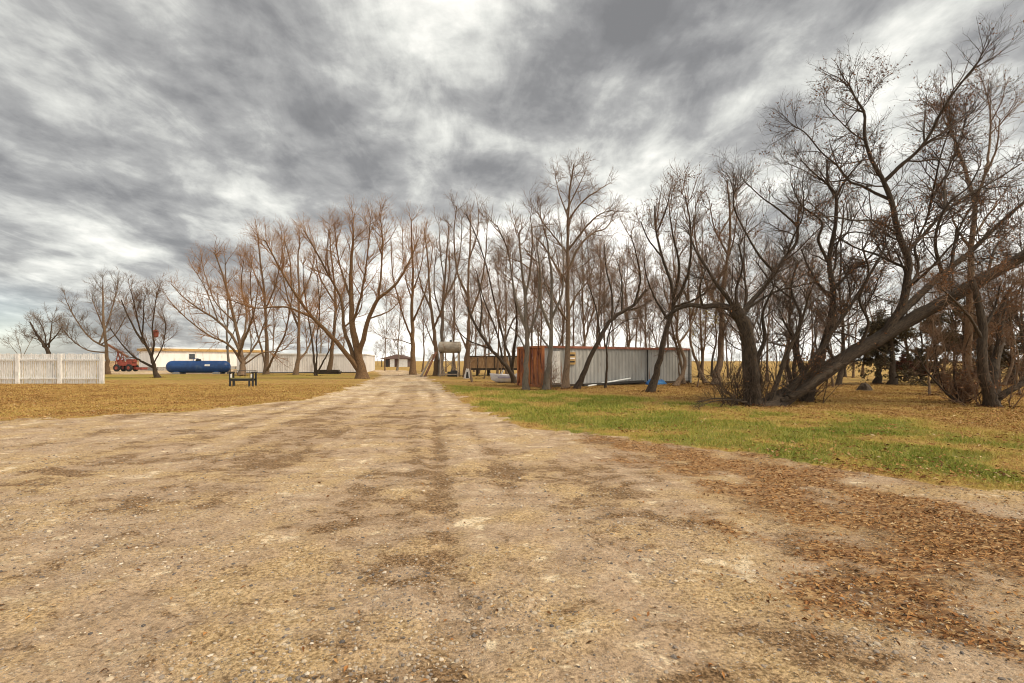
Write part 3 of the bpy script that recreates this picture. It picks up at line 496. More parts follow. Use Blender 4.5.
px_tree('bare_tree', 33, [([(715, 386), (719, 366), (721, 340), (722, 310), (724, 280), (729, 248), (730, 212), (727, 180)], .30, .04), ([(722, 312), (712, 290), (704, 260), (700, 228), (703, 195)], .15, .02), ([(724, 290), (738, 262), (748, 230), (752, 196)], .15, .02), ([(728, 252), (718, 225), (716, 195)], .1, .02), ([(721, 335), (734, 312), (740, 290)], .1, .02), ([(730, 230), (742, 205), (745, 178)], .09, .02)], 'bark_brown', 'twig_brown', 'tall upright tree between the container and the knobbly willow', 25, leaves=700, leaf=.06, **MID)
px_tree('yellow_leaved_tree', 42, [([(702, 379), (703, 358), (705, 340), (706, 318), (708, 292)], .12, .03), ([(704, 350), (698, 335), (695, 320)], .06, .02), ([(705, 340), (713, 326), (717, 308)], .06, .02)], 'bark_brown', 'twig_brown', 'small tree holding yellow leaves behind the right end of the container', 26, leafmat='leaf_yellow', leaves=900, leaf=.09, clump=0, d1=2, l1=1.3, n2=6, l2=.7, n3=4, l3=.35)
# --- right: the big willows
WIL = dict(d1=2.1, l1=2.1, n2=7, l2=1.15, n3=6, l3=.5, wander=.17, trop=.05, rmin=.0042, rough=.15, sides=14, S=40, a1=(25, 70))
px_tree('willow_tree', 18, [([(752, 408), (753, 388), (751, 366), (749, 345), (745, 328), (739, 315), (733, 307)], .29, .20), ([(737, 310), (722, 305), (705, 306), (690, 305), (678, 309), (664, 318)], .16, .05), ([(742, 314), (749, 306), (757, 296), (771, 279), (785, 257), (796, 243), (797, 225), (798, 207)], .13, .03), ([(746, 312), (760, 302), (780, 291), (799, 286), (815, 282)], .07, .02),
        ([(735, 306), (728, 296), (718, 284), (709, 270), (696, 250), (688, 230)], .11, .025), ([(779, 262), (765, 246), (752, 222), (743, 200), (744, 182)], .07, .02), ([(797, 210), (785, 194), (774, 182), (765, 168)], .05, .015), ([(738, 312), (736, 290), (742, 268), (738, 244)], .06, .02), ([(705, 306), (702, 288), (708, 268)], .05, .015), ([(760, 408), (764, 385), (762, 360), (768, 338), (764, 315), (772, 290)], .16, .03), ([(796, 243), (806, 225), (818, 205), (822, 180)], .05, .015)],
        'bark_dark', 'twig_dark', 'knobbly pollarded willow with a level limb reaching left and shoots at its foot', 30, suckers=26, sl=1.9, leaves=900, leaf=.045, **WIL)
px_tree('willow_tree', 19.5, [([(806, 401), (812, 380), (822, 350), (831, 318), (833, 290), (829, 260), (835, 227), (836, 197), (828, 183), (827, 160)], .24, .03), ([(836, 200), (844, 183), (860, 163), (872, 150)], .06, .015), ([(829, 262), (818, 240), (821, 222), (800, 205), (790, 185)], .08, .02), ([(832, 300), (818, 285), (806, 265), (800, 250)], .08, .02), ([(833, 290), (850, 272), (868, 258), (885, 236)], .08, .02), ([(833, 240), (852, 232), (872, 236)], .05, .015), ([(800, 402), (799, 375), (793, 345), (798, 315), (790, 290), (797, 262)], .17, .03), ([(790, 402), (783, 372), (790, 345), (782, 318)], .12, .03), ([(794, 300), (780, 280), (772, 255)], .06, .02), ([(828, 185), (812, 172), (800, 160)], .05, .015)],
        'bark_dark', 'twig_dark', 'upright multi stemmed willow between the pollard and the huge leaning trunk', 31, suckers=16, sl=2.6, leaves=1400, leaf=.045, **WIL)
px_tree('willow_tree', 17.6, [([(757, 415), (772, 405), (787, 396), (806, 384), (826, 371), (850, 355), (875, 341), (900, 326), (922, 313), (946, 300), (972, 285), (1000, 269), (1030, 252), (1075, 226)], .40, .15), ([(903, 323), (918, 302), (927, 285), (932, 262), (932, 243), (923, 220), (917, 190), (909, 167), (898, 148), (888, 121), (888, 95), (879, 80), (872, 66)], .21, .025),
        ([(910, 169), (928, 152), (948, 135), (963, 116), (974, 95), (989, 72), (1012, 44), (1024, 30)], .09, .02), ([(914, 186), (900, 180), (884, 172), (871, 167), (860, 152), (843, 137), (826, 116), (812, 108)], .075, .015), ([(926, 226), (905, 212), (880, 210), (855, 205), (838, 208)], .06, .015), ([(931, 262), (915, 255), (898, 247), (875, 239), (858, 228), (845, 212)], .06, .015), ([(932, 245), (951, 226), (974, 201), (1001, 182), (1024, 170), (1056, 150)], .10, .02),
        ([(915, 316), (945, 288), (975, 262), (1000, 243), (1030, 215), (1062, 188)], .2, .05), ([(940, 292), (952, 265), (946, 240), (955, 215), (962, 185), (975, 160)], .08, .02), ([(985, 254), (980, 225), (986, 200), (1001, 178), (1024, 163), (1040, 140)], .09, .02), ([(888, 121), (875, 112), (860, 96), (850, 82)], .04, .012), ([(888, 96), (900, 80), (915, 68), (930, 45)], .04, .012), ([(948, 135), (965, 128), (985, 118), (1010, 92)], .05, .012), ([(871, 167), (850, 165), (832, 150), (820, 140)], .04, .012),
        ([(850, 352), (842, 332), (858, 308), (868, 285), (862, 262)], .08, .02), ([(876, 338), (890, 312), (882, 288), (893, 262), (888, 240)], .08, .02), ([(1000, 245), (1006, 215), (1020, 190), (1040, 170)], .08, .02), ([(1001, 182), (1010, 150), (1020, 115), (1035, 80)], .06, .015), ([(974, 201), (972, 170), (980, 140), (990, 105)], .06, .015), ([(1000, 268), (1012, 240), (1030, 225)], .07, .02), ([(932, 285), (960, 262), (990, 232), (1015, 225)], .06, .015), ([(780, 404), (800, 396), (822, 380), (845, 364)], .25, .12), ([(772, 409), (792, 392), (813, 365), (836, 332), (858, 300), (880, 264), (893, 240)], .17, .03), ([(768, 409), (778, 384), (790, 352), (803, 325), (812, 296)], .14, .03)],
        'bark_dark', 'twig_dark', 'huge willow trunk leaning low to the right with one tall rising limb', 32, z0=-.32, leaves=9000, leaf=.05, dy=[0, .6, -1.5, 1.2, -1.8, 2.0, 1.6, 1.2, 2.2, -1.4, 1.4, -1.2, 1.6, 1.5, 1.8, -1.2, 2.0, -1.5, 2.2, 1.0, -1.6, .2, .9, -.8], t0=.15, **{**WIL, 'd1': 2.4, 'trunk_t0': .6})
px_tree('bare_tree', 24, [([(966, 398), (967, 360), (968, 320), (970, 275), (972, 240), (974, 205), (966, 172), (955, 140), (947, 118)], .26, .04), ([(974, 205), (984, 178), (996, 150), (1000, 118)], .12, .02), ([(966, 172), (975, 145), (980, 112), (978, 88)], .09, .02), ([(971, 250), (955, 225), (945, 195)], .09, .02), ([(972, 240), (990, 212), (1005, 190)], .1, .02), ([(956, 142), (940, 122), (932, 100)], .06, .015)], 'bark_brown', 'twig_brown', 'pale straight trunk seen behind the leaning willow near the right edge', 33, leaves=2200, leaf=.05, **{**MID, 'd1': 1.4, 'l1': 2.0})
px_tree('bare_tree', 17.5, [([(992, 410), (990, 398), (985, 380), (981, 352), (983, 330), (978, 302), (972, 280)], .27, .08), ([(1006, 411), (1006, 388), (1003, 362), (1006, 340), (1000, 318), (1010, 290)], .25, .06), ([(1008, 410), (1018, 398), (1032, 386), (1050, 366)], .18, .06), ([(1005, 350), (1020, 330), (1036, 305)], .1, .03), ([(982, 340), (968, 318), (950, 300), (938, 290)], .07, .02), ([(983, 330), (992, 310), (996, 285)], .07, .02)], 'bark_dark', 'twig_brown', 'stout two stemmed tree at the right edge behind the bushy shrub', 34, leaves=1800, leaf=.05, suckers=10, **{**WIL, 'l1': 1.5, 'd1': 1.3})
px_tree('shrub', 19.2, [([(962, 404), (957, 392), (954, 375), (957, 356)], .07, .02), ([(962, 404), (950, 396), (938, 384), (926, 370), (918, 356)], .06, .02), ([(963, 404), (968, 388), (976, 370), (980, 350)], .06, .02), ([(961, 404), (945, 390), (938, 370), (935, 350)], .05, .015), ([(963, 404), (978, 395), (990, 382)], .04, .015), ([(962, 404), (966, 380), (964, 355), (970, 335)], .05, .015)], 'bark_dark', 'twig_brown', 'bushy multi stemmed shrub in front of the right edge trees', 35, cat='shrub', suckers=28, sl=1.4, leaves=1600, leaf=.05, leafmat='leaf_rust', **{**WIL, 'd1': 2.6, 'l1': .9, 'l2': .6, 'l3': .3, 't0': .2, 'trunk_t0': .2})
# evergreens, dark and sparse, beyond the leaning willow
def evergreen(px, py, Y, h, r, seed, label):
    rng = np.random.default_rng(seed); b = at(px, py, Y); b.z = gz1(b.x, b.y)-.05
    L = [(np.array([(0, 0, 0), (.05, 0, h*.3), (-.05, .05, h*.65), (0, 0, h)]), r, .03)]
    for k in range(26):
        u = rng.uniform(.10, .92); a = rng.uniform(0, 6.28); ln = (1.05-u)*h*.36*rng.uniform(.7, 1.2); p = np.array([0, 0, h*u]); d = np.array([math.cos(a), math.sin(a), 0])
        L.append((np.array([p, p+d*ln*.5+[0, 0, .04*ln], p+d*ln+[0, 0, -.05*ln]]), .05*(1.1-u)+.015, .012))
    return grow_tree('evergreen_tree', b, L, 'bark_dark', 'twig_dark', label, seed, d1=2.6, l1=1.0, n2=6, l2=.5, n3=4, l3=.22, trop=0, t0=.15, trunk_t0=.3, leaves=13000, leaf=.075, leafmat='leaf_olive', clump=0, rmin=.008)
evergreen(878, 384, 35, 4.6, .22, 41, 'left of two dark evergreens framed under the leaning willow trunk')
evergreen(892, 385.5, 33.5, 5.2, .24, 42, 'right of two dark evergreens framed under the leaning willow trunk')
evergreen(935, 384, 36, 5.2, .2, 43, 'sparse dark evergreen behind the bushy shrub on the right')
evergreen(965, 385, 33, 5.6, .2, 46, 'sparse dark evergreen right behind the pale straight trunk')
evergreen(990, 384, 37, 5.4, .2, 47, 'sparse dark evergreen between the straight trunk and the right edge')
evergreen(1012, 386, 34, 6.8, .2, 45, 'sparse dark evergreen behind the right edge trees')
for i, (px, py, Y, rx, rz, lab) in enumerate([(908, 381, 40, 1.3, 1.4, 'red brown leafy bush left of the bushy shrub'), (922, 381.5, 41, 1.1, 1.0, 'lower red brown bush hugging the lawn behind the bushy shrub')]):
    b = at(px, py, Y); b.z = gz1(b.x, b.y); rng = np.random.default_rng(70+i); L = []
    for k in range(12):
        a = rng.uniform(0, 6.28); s = rng.uniform(.2, 1); L.append((np.array([(0, 0, 0), (math.cos(a)*rx*.4*s, math.sin(a)*rx*.4*s, rz*.5), (math.cos(a)*rx*s, math.sin(a)*rx*s, rz*rng.uniform(.7, 1))]), .03, .01))
    grow_tree('red_bush', b, L, 'bark_dark', 'twig_brown', lab, 80+i, cat='bush', d1=4, l1=.6, n2=5, l2=.4, n3=3, l3=.2, leaves=9000, leaf=.07, leafmat='leaf_red', clump=0, t0=.2)
# --- background groves: a few grown trees, then copies
protos = {}
def proto(key, seed, h, r, bark, twig, loc, label, group, name='bare_tree', **kw):
    rng = np.random.default_rng(seed); a = {k: kw.pop(k) for k in ('forks', 'f0', 'spread', 'wob', 'up', 'lf') if k in kw}
    t = grow_tree(name, loc, auto_limbs(rng, h, r, **a), bark, twig, label, seed, group=group, **kw); protos[key] = t; return t
def copy_tree(src, loc, rz, s, label, group):
    c = src.copy(); col.objects.link(c); c.location = loc; c.rotation_euler = (0, 0, rz); c.scale = (s*1.0, s*1.0, s); c['label'] = label; c['group'] = group
    for ch in src.children:
        d = ch.copy(); col.objects.link(d); d.parent = c
    return c
BG = dict(d1=1.3, l1=2.0, n2=5, l2=1.2, n3=4, l3=.6, wander=.13, trop=.06, rmin=.0062, trunk_t0=.22, a1=(25, 65))
tall = dict(forks=10, f0=.28, spread=.45, up=.75, lf=.36, wob=.02)
broad = dict(forks=9, f0=.22, spread=.8, up=.6, lf=.5, wob=.05)
GROVES = [
 ('thin sapling in the undergrowth behind the container', 'saplings behind the container', 'G',
  [(x, 34.5+((x*29) % 17), 6.6+((x*13) % 9)*.28) for x in (472, 484, 500, 512, 538, 556, 568, 583, 598, 609, 624, 640, 652, 664, 680)]),
 ('thin sapling in the undergrowth around the willows', 'saplings around the willows', 'G',
  [(x, 23+((x*31) % 15), 5.2+((x*7) % 9)*.25) for x in (697, 716, 733, 762, 776, 788, 812, 833, 930, 947, 976, 1020)]),  # (label, group, keys, list of (px, Y, height))
 ('slender bare tree in the dense row behind the rusty container', 'grove behind the container', 'ABCF',
  [(x, 41+((x*37) % 23), 12.2+((x*13) % 9)*.28) for x in (456, 478, 489, 497, 508, 519, 530, 537, 543, 553, 561, 572, 580, 587, 595, 603, 611, 620, 628, 636, 645, 657, 666, 675)]),
 ('slim bare tree in the thicket between the container and leaning willow', 'thicket behind the willows', 'BDEF',
  [(x, 30+((x*31) % 25), 10.8+((x*7) % 9)*.3) for x in (684, 699, 712, 728, 737, 746, 757, 768, 779, 792, 803, 815, 824, 838, 845, 853, 862)]),
 ('bare tree crowding the background at the right edge past the evergreens', 'trees at the right edge', 'DEB',
  [(x, 27+((x*17) % 18), 9.5+((x*7) % 9)*.3) for x in (905, 922, 940, 957, 985, 1003, 1020, 1040)]),
 ('slender bare tree on the far side of the drive and white shed', 'trees beyond the drive', 'CAF',
  [(x, 74+((x*11) % 22), 13.2+((x*7) % 8)*.3) for x in (252, 276, 308, 322, 344, 385, 397, 422, 446, 452, 474)])]
specs = {'G': (107, 8.5, .07, 'bark_brown', 'twig_brown', dict(forks=6, f0=.1, spread=.5, up=.8, lf=.4, wob=.04)), 'A': (101, 12, .12, 'bark_brown', 'twig_brown', tall), 'B': (102, 11.5, .12, 'bark_brown', 'twig_brown', broad), 'C': (103, 13, .14, 'bark_grey', 'twig_warm', tall), 'D': (104, 10.5, .12, 'bark_dark', 'twig_brown', broad), 'E': (105, 10, .11, 'bark_dark', 'twig_dark', broad), 'F': (106, 12, .09, 'bark_brown', 'twig_brown', tall)}
rr = random.Random(5)
for lab, grp, keys, spots in GROVES:
    for i, (px, Y, h) in enumerate(spots):
        k = keys[i % len(keys)]; x = (px-CX)/F0*Y; loc = (x, Y, gz1(x, Y)-.05); hs = specs[k][1]
        if k not in protos:
            sd, hh, r, bk, tw, sh = specs[k]
            t = proto(k, sd, hh, r, bk, tw, loc, lab, grp, **sh, **BG, leaves=500 if k in 'BDE' else 0); t.scale = (h/hh*.9,)*3
        else: copy_tree(protos[k], loc, rr.uniform(0, 6.28), h/hs*.9, lab, grp)
# far tree line on the horizon
for i, (px, Y, h) in enumerate([(382, 170, 9), (388, 176, 11), (393, 168, 8), (399, 190, 10), (404, 185, 7), (430, 200, 6), (436, 190, 7), (441, 205, 6), (378, 180, 8), (320, 150, 5.5), (312, 152, 5)]):
    k = 'BE'[i % 2]; x = (px-CX)/F0*Y; copy_tree(protos[k], (x, Y, -.05), rr.uniform(0, 6.28), h/specs[k][1], 'tiny distant bare tree on the horizon beyond the drive', 'far trees on the horizon')

# ------------------------------------------------------------------ built things
M['fence'] = mat('weathered_white_paint', (.54, .52, .49), (.80, .78, .76), 3, (6, 6, .8), .8, 0, .15, extra=[((.44, .45, .40), 5, (1, 1, .4), .55, .72)])
M['white'] = mat('white_paint', (.66, .65, .63), (.80, .79, .77), 1.5, (1, 1, 1), .6, 0, .05)
M['siding'] = mat('off_white_siding', (.68, .66, .64), (.82, .80, .78), 1.2, (1, 1, .3), .6, 0, .05, extra=[((.42, .37, .33), 2.5, (1, 1, .2), .58, .75)])
M['gold'] = mat('gold_roof_edge', (.36, .22, .07), (.50, .32, .12), 1.5, (1, 1, 1), .6, 0, .05)
M['blue'] = mat('blue_tank_paint', (.008, .045, .16), (.016, .075, .25), 1.2, (1, 1, 1), .42, 0, .04, extra=[((.05, .10, .20), 1.6, (1, 1, 1), .56, .75)])
M['concrete'] = mat('concrete', (.22, .21, .19), (.38, .36, .33), 5, (1, 1, 1), .9, 0, .3)
M['black'] = mat('black_metal', (.010, .010, .010), (.03, .028, .026), 4, (1, 1, 1), .6, 0, .1)
M['glass'] = mat('dark_glass', (.03, .035, .04), (.06, .07, .08), 2, (1, 1, 1), .15, 0, 0)
M['green_wood'] = mat('mossy_seat_wood', (.12, .12, .05), (.24, .21, .11), 5, (1, 6, 6), .9, 0, .2)
M['dark_wood'] = mat('dark_wood', (.03, .022, .016), (.08, .058, .04), 5, (1, 6, 6), .9, 0, .2)
M['tan_wood'] = mat('tan_boards', (.26, .15, .07), (.46, .29, .15), 2.5, (5, 5, .7), .85, 0, .2, extra=[((.14, .085, .05), 4, (3, 3, .4), .58, .7)])
M['rail_wood'] = mat('weathered_plank', (.20, .15, .10), (.38, .30, .22), 4, (1, 1, .3), .9, 0, .2)
M['tank_tan'] = mat('dull_tan_tank', (.20, .175, .14), (.36, .32, .26), 2, (1, 1, 1), .6, .1, .1, extra=[((.19, .11, .06), 3, (1, 1, .4), .58, .75)])
M['roof_brown'] = mat('brown_shingle', (.06, .035, .028), (.12, .07, .055), 6, (1, 1, 1), .9, 0, .2)
M['red'] = mat('faded_red_paint', (.17, .025, .015), (.30, .06, .035), 3, (1, 1, 1), .55, 0, .1)
M['boom'] = mat('rusted_boom', (.13, .055, .03), (.26, .12, .07), 3, (1, 1, 1), .8, 0, .2)
M['rubber'] = mat('tyre_rubber', (.012, .012, .012), (.03, .03, .03), 5, (1, 1, 1), .9, 0, .2)
M['gelcoat'] = mat('boat_gelcoat', (.48, .46, .48), (.68, .66, .68), 3, (1, 1, 1), .4, 0, .05)
M['mauve'] = mat('boat_side_stripe', (.20, .18, .24), (.30, .27, .34), 3, (1, 1, 1), .5, 0, .05)
M['tarp'] = mat('blue_tarp', (.01, .09, .28), (.03, .18, .42), 4, (1, 1, 1), .5, 0, .3)
M['cont_grey'] = mat('grey_container_paint', (.25, .25, .24), (.37, .37, .36), .9, (1, 1, .35), .7, .0, .1, extra=[((.20, .10, .055), 1.6, (1.6, 1.6, .25), .60, .72), ((.47, .46, .44), 1.1, (1, 1, .5), .60, .75), ((.14, .13, .12), 5, (2.5, 2.5, .3), .62, .74)])
M['cont_rust'] = mat('rusted_orange_steel', (.22, .065, .025), (.46, .17, .055), 2.2, (2, 2, .4), .85, .0, .2, extra=[((.07, .018, .012), 1.8, (2, 2, .5), .52, .66)])
M['rail_rust'] = mat('rusty_top_rail', (.16, .05, .03), (.36, .15, .10), 3, (1, 1, 1), .85, .0, .2, extra=[((.45, .30, .25), 2, (1, 1, 1), .6, .7)])
M['pipe_white'] = mat('white_plastic_pipe', (.66, .68, .67), (.78, .80, .79), 3, (1, 1, 1), .5, 0, .03)
M['soil_bank'] = mat('tan_bank', (.22, .14, .07), (.38, .26, .14), 1.5, (1, 1, 1), .95, 0, .4)

# white fence
t = empty('board_fence', (-34.5, 35.6, gz1(-34.5, 35.6)), 0, 'weathered white board fence with posts and two rails at the far left', 'fence')
X = lambda px, Y=35.6: (px-CX)/F0*Y
rng = random.Random(3); posts = [-107, -65, -23, 19, 61, 103]
for a, b in zip(posts[:-1], posts[1:]):
    m = MB(); x = X(a)+34.5
    while x < X(b)+34.5-.05:
        h = 2.08+rng.uniform(-.03, .05); m.box((x+.07, .02+rng.uniform(-.006, .006), h/2-.02), (.118, .022, h), ry=rng.uniform(-.008, .008)); x += .147+rng.uniform(0, .014)
    m.build('pickets', M['fence'], t)
    for z in (1.66, .36): MB().box(((X(a)+X(b))/2+34.5, -.05, z), (X(b)-X(a)-.26, .07, .12), bev=.006).build('rail', M['fence'], t)
for a in posts[1:]: MB().box((X(a)+34.5, -.09, 1.02), (.26, .15, 2.12), bev=.012).build('post', M['fence'], t)

# mobile home, recedes to the right
def frame_at(name, A, B, label, cat, z=0.0):
    d = Vector((B[0]-A[0], B[1]-A[1])); t = empty(name, (A[0], A[1], z), math.atan2(d.y, d.x), label, cat); return t, d.length
t, L = frame_at('mobile_home', (-58.9, 84), (-48.5, 100.5), 'long off white mobile home with gold roof edge behind the blue tank', 'house', 0)
MB().box((L/2, 2.5, 1.95), (L, 5, 2.7)).build('wall', M['siding'], t)
MB().box((L/2, 2.5, .3), (L-.1, 4.9, .62)).build('skirting', M['concrete'], t)
MB().box((L/2, 2.5, 3.48), (L+.5, 5.6, .42), bev=.03).build('roof_edge', M['gold'], t)
MB().poly([(-.2, -.2, 3.7), (-.2, 2.5, 3.95), (-.2, 5.2, 3.7)], (L+.4, 0, 0)).build('roof', M['white'], t)
for x, w_, h_, z in ((6.0, .95, .9, 2.4),):
    f = MB().box((x, -.03, z), (w_+.14, .06, h_+.14)).build('window', M['white'], t); MB().box((x, -.068, z), (w_, .01, h_)).build('pane', M['glass'], f)
MB().cyl((12.2, .4, 3.7), (12.2, .4, 4.4), .10).build('vent_pipe', M['black'], t)
for i in range(7): MB().box((.7+i*2.6, -.012, .36), (.05, .02, .5)).build('skirting_batten', M['black'], t)
# white panelled shed
t, L = frame_at('panelled_shed', (-34.9, 64.8), (-19.4, 68.1), 'long low white panelled shed with flat roof left of the drive', 'shed', 0)
m = MB(); D = 22.0; hh = 2.45
m.box((L/2, D/2, hh/2), (L-.1, D-.1, hh-.02))
for i in range(int(L/.3)): m.box((.15+i*.3, .03, hh/2), (.05, .06, hh-.1))
for i in range(int(D/.3)): m.box((L-.03, .15+i*.3, hh/2), (.06, .05, hh-.1))
m.build('wall', M['siding'], t)
MB().box((L/2, D/2, hh+.05), (L+.16, D+.16, .14)).build('roof_trim', M['white'], t)
MB().box((L/2, .0, .07), (L-.02, .16, .16)).build('base_board', M['black'], t)
m = MB()
for i in range(6): m.box((1.2*(i % 2)*.1, 0, .07+i*.085), (3.1-.2*(i % 3), .9, .07), rz=.02*(i % 3-1))
b = at(327, 374, 62); tag(m.build('board_stack', M['dark_wood'], None, loc=(b.x, b.y, 0)), 'low dark stack of boards on the lawn in front of the white shed', 'lumber')
# blue tank
b = at(198.5, 374, 62); t = empty('propane_tank', (b.x, b.y, 0), 0, 'long blue horizontal gas tank with rounded ends on low blocks', 'tank')
r = .74; Lh = 3.82; prof = [(.72*(1-math.cos(a))-0, r*math.sin(a)) for a in np.linspace(.08, math.pi/2, 8)]; prof += [(2*Lh-p[0], p[1]) for p in prof[::-1]]
MB().lathe(prof, (-Lh, 0, .90), (Lh, 0, .90), 36).build('tank_shell', M['blue'], t, smooth=True)
for x in (-2.35, 2.45): MB().box((x, 0, .11), (.9, 1.2, .3), bev=.02).build('support', M['concrete'], t); MB().box((x, 0, .3), (.5, 1.0, .12)).build('saddle', M['blue'], t)
MB().lathe([(0, .30), (.18, .30), (.26, .22), (.29, .05)], (0, 0, 1.58), (0, 0, 2.0), 18).build('valve_dome', M['black'], t, smooth=True)
MB().box((1.5, -.735, 1.1), (.62, .03, .24), rx=-.25).build('label_plate', M['white'], t)
MB().cyl((-.5, -.2, 1.55), (-.5, -.2, 1.9), .03).cyl((-.5, -.2, 1.9), (.0, 0, 1.9), .03).build('pipe', M['blue'], t)
# bench
b = at(243, 387, 31.6); t = empty('garden_bench', (b.x, b.y, gz1(b.x, b.y)), .05, 'dark framed garden bench with mossy seat on the left lawn', 'bench')
m = MB()
for j in range(3): m.box((0, -.18+j*.17, .50), (1.28, .15, .045), bev=.006)
m.build('seat', M['green_wood'], t); MB().box((0, -.2, .41), (1.3, .06, .12)).box((0, .2, .41), (1.3, .06, .12)).build('seat_frame', M['black'], t)
for s in (-1, 1):
    for y in (-.2, .22): MB().box((s*.68, y, .42), (.09, .09, .84), bev=.008).build('leg', M['black'], t)
    MB().box((s*.46, -.18, .2), (.09, .09, .4), bev=.008).build('leg', M['black'], t)
    MB().box((s*.68, 0, .87), (.14, .55, .08), bev=.02).build('armrest', M['black'], t)
    MB().box((s*.62, -.22, .66), (.11, .05, .22), bev=.01).build('arm_panel', M['white'], t)
MB().cyl((-.7, .26, .96), (.7, .26, .96), .022).build('back_rail', M['black'], t)
for x in (-.3, 0, .3): MB().cyl((x, .26, .5), (x, .26, .96), .014).build('back_spindle', M['black'], t)
# red box in the tree
b = at(155.5, 337.5, 47.4); t = empty('red_bird_feeder', b, .3, 'small bright red feeder hung high in the dark leaning tree', 'bird feeder')
MB().lathe([(0, .12), (.10, .24), (.55, .27), (.62, .10)], (0, 0, 0), (0, 0, 1), 8).build('feeder_body', M['red'], t); MB().cyl((0, 0, .6), (0, 0, .72), .33, .06, 8).build('feeder_roof', M['red'], t); MB().cyl((0, 0, .7), (0, 0, 1.15), .012).build('hanger', M['black'], t)
# red machine with boom
b = at(126, 370, 78); t = empty('farm_machine', (b.x, b.y, 0), 0, 'red farm machine with raised rusty boom beyond the white fence', 'farm machine'); t.scale = (.8, .8, .9)
MB().box((.2, 0, 1.3), (2.6, 1.6, .7), bev=.08).box((1.1, 0, 1.85), (1.3, 1.2, .5), bev=.06).build('chassis', M['red'], t)
m = MB()
for y in (-.5, .5): m.beam((-1.7, y, .9), (-1.1, y, 3.3), .12, .12).beam((-.6, y, 1.2), (-1.1, y, 3.3), .12, .12).beam((-1.7, y, 1.7), (-.4, y, 2.2), .1, .1)
m.box((-1.1, 0, 3.3), (.3, 1.2, .2)).build('mast', M['red'], t)
MB().box((-1.1, 0, 1.75), (.7, .8, .5), bev=.06).build('engine_box', M['red'], t)
MB().beam((.35, 0, 2.45), (-3.6, .1, 4.6), .32, .3).build('boom', M['boom'], t); MB().beam((-3.6, .1, 4.6), (-3.9, .1, 3.3), .22, .2).build('boom_arm', M['boom'], t)
MB().beam((-.9, 0, 1.6), (-1.7, 0, 3.5), .16, .16).build('boom_ram', M['black'], t)
for x in (-1.1, 1.2):
    for y in (-.85, .85):
        wt = MB().lathe([(0, .42), (.06, .62), (.28, .62), (.34, .42)], (x, y-.17, .62), (x, y+.17, .62), 20).build('wheel', M['rubber'], t, smooth=True); MB().cyl((x, y-.19, .62), (x, y+.19, .62), .28).build('rim', M['red'], wt)
MB().beam((1.5, 0, .7), (3.6, 0, .45), .16, .16).build('drawbar', M['red'], t); MB().box((3.0, 0, .5), (1.1, 1.6, .35), bev=.04).build('implement_head', M['red'], t)
# dirt bank behind it
nx_, ny_ = 60, 16; u, v = np.meshgrid(np.linspace(-1, 1, nx_), np.linspace(-1, 1, ny_)); zz = np.clip((1-np.abs(u)**2.5)*(1-v*v), 0, None)*1.9*(.6+.7*fbm(u*6, v*2, 1, 3, 77))-.1
i2 = (np.arange(ny_-1)[:, None]*nx_+np.arange(nx_-1)[None]).ravel()
tag(np_mesh('dirt_bank', np.stack([u.ravel()*13-69, v.ravel()*4+98, zz.ravel()], 1), np.stack([i2, i2+1, i2+1+nx_, i2+nx_], 1), M['soil_bank']), kind='structure')
# far garage
b = at(396, 367, 136); t = empty('far_garage', (b.x, b.y, -.05), 0, 'small distant garage with brown roof and pale doors at the end of the drive', 'garage')
MB().box((0, 3, 1.15), (6.4, 6, 2.3)).build('wall', M['roof_brown'], t)
MB().poly([(-4.6, -.5, 2.15), (-.1, 1.2, 3.45), (4.0, -.5, 2.3)], (0, 7, 0)).build('roof', M['roof_brown'], t)
MB().box((1.9, -.05, 1.1), (2.3, .08, 2.1)).build('garage_door', M['white'], t); MB().box((-1.0, -.05, 1.1), (1.2, .08, 2.1)).build('side_door', M['white'], t)
MB().box((-3.9, .5, 1.0), (.2, .2, 2.0)).build('post', M['black'], t); MB().box((-2.4, -.04, 1.0), (.8, .05, 1.9)).build('dark_opening', M['black'], t)
# raised tank
b = at(449.8, 377, 51.5); t = empty('raised_fuel_tank', (b.x, b.y, 0), 0, 'dull tan fuel tank raised on a tall braced stand beside two trunks', 'fuel tank')
zc_ = 2.98; MB().lathe([(0, .28), (.05, .45), (.12, .57), (2.16, .57), (2.23, .45), (2.28, .28)], (-1.14, 0, zc_), (1.14, 0, zc_), 28).build('tank_shell', M['tank_tan'], t, smooth=True)
MB().cyl((.1, 0, zc_+.55), (.1, 0, zc_+.72), .12).build('filler_cap', M['black'], t)
for x in (-.85, .9):
    for s in (-1, 1): MB().beam((x, s*.95, 0), (x, s*.42, 2.5), .11, .11).build('leg', M['rail_wood'], t)
    MB().box((x, 0, 2.44), (.14, 1.1, .12)).build('cradle', M['dark_wood'], t)
for s in (-1, 1):
    MB().beam((-.85, s*.82, .55), (.9, s*.5, 2.2), .05, .05).build('brace', M['rail_wood'], t); MB().beam((.9, s*.88, .55), (-.85, s*.56, 2.15), .05, .05).build('brace', M['rail_wood'], t)
    MB().box((0, s*.95, .28), (1.9, .08, .09)).build('ground_rail', M['rail_wood'], t)
b = at(452.5, 376, 51); tag(MB().box((0, 0, .28), (1.1, .6, .5), bev=.05).box((.1, 0, .58), (.7, .45, .14), bev=.03).build('dark_crate', M['black'], None, loc=(b.x, b.y+.6, 0)), 'black crate on the ground under the raised fuel tank', 'crate')
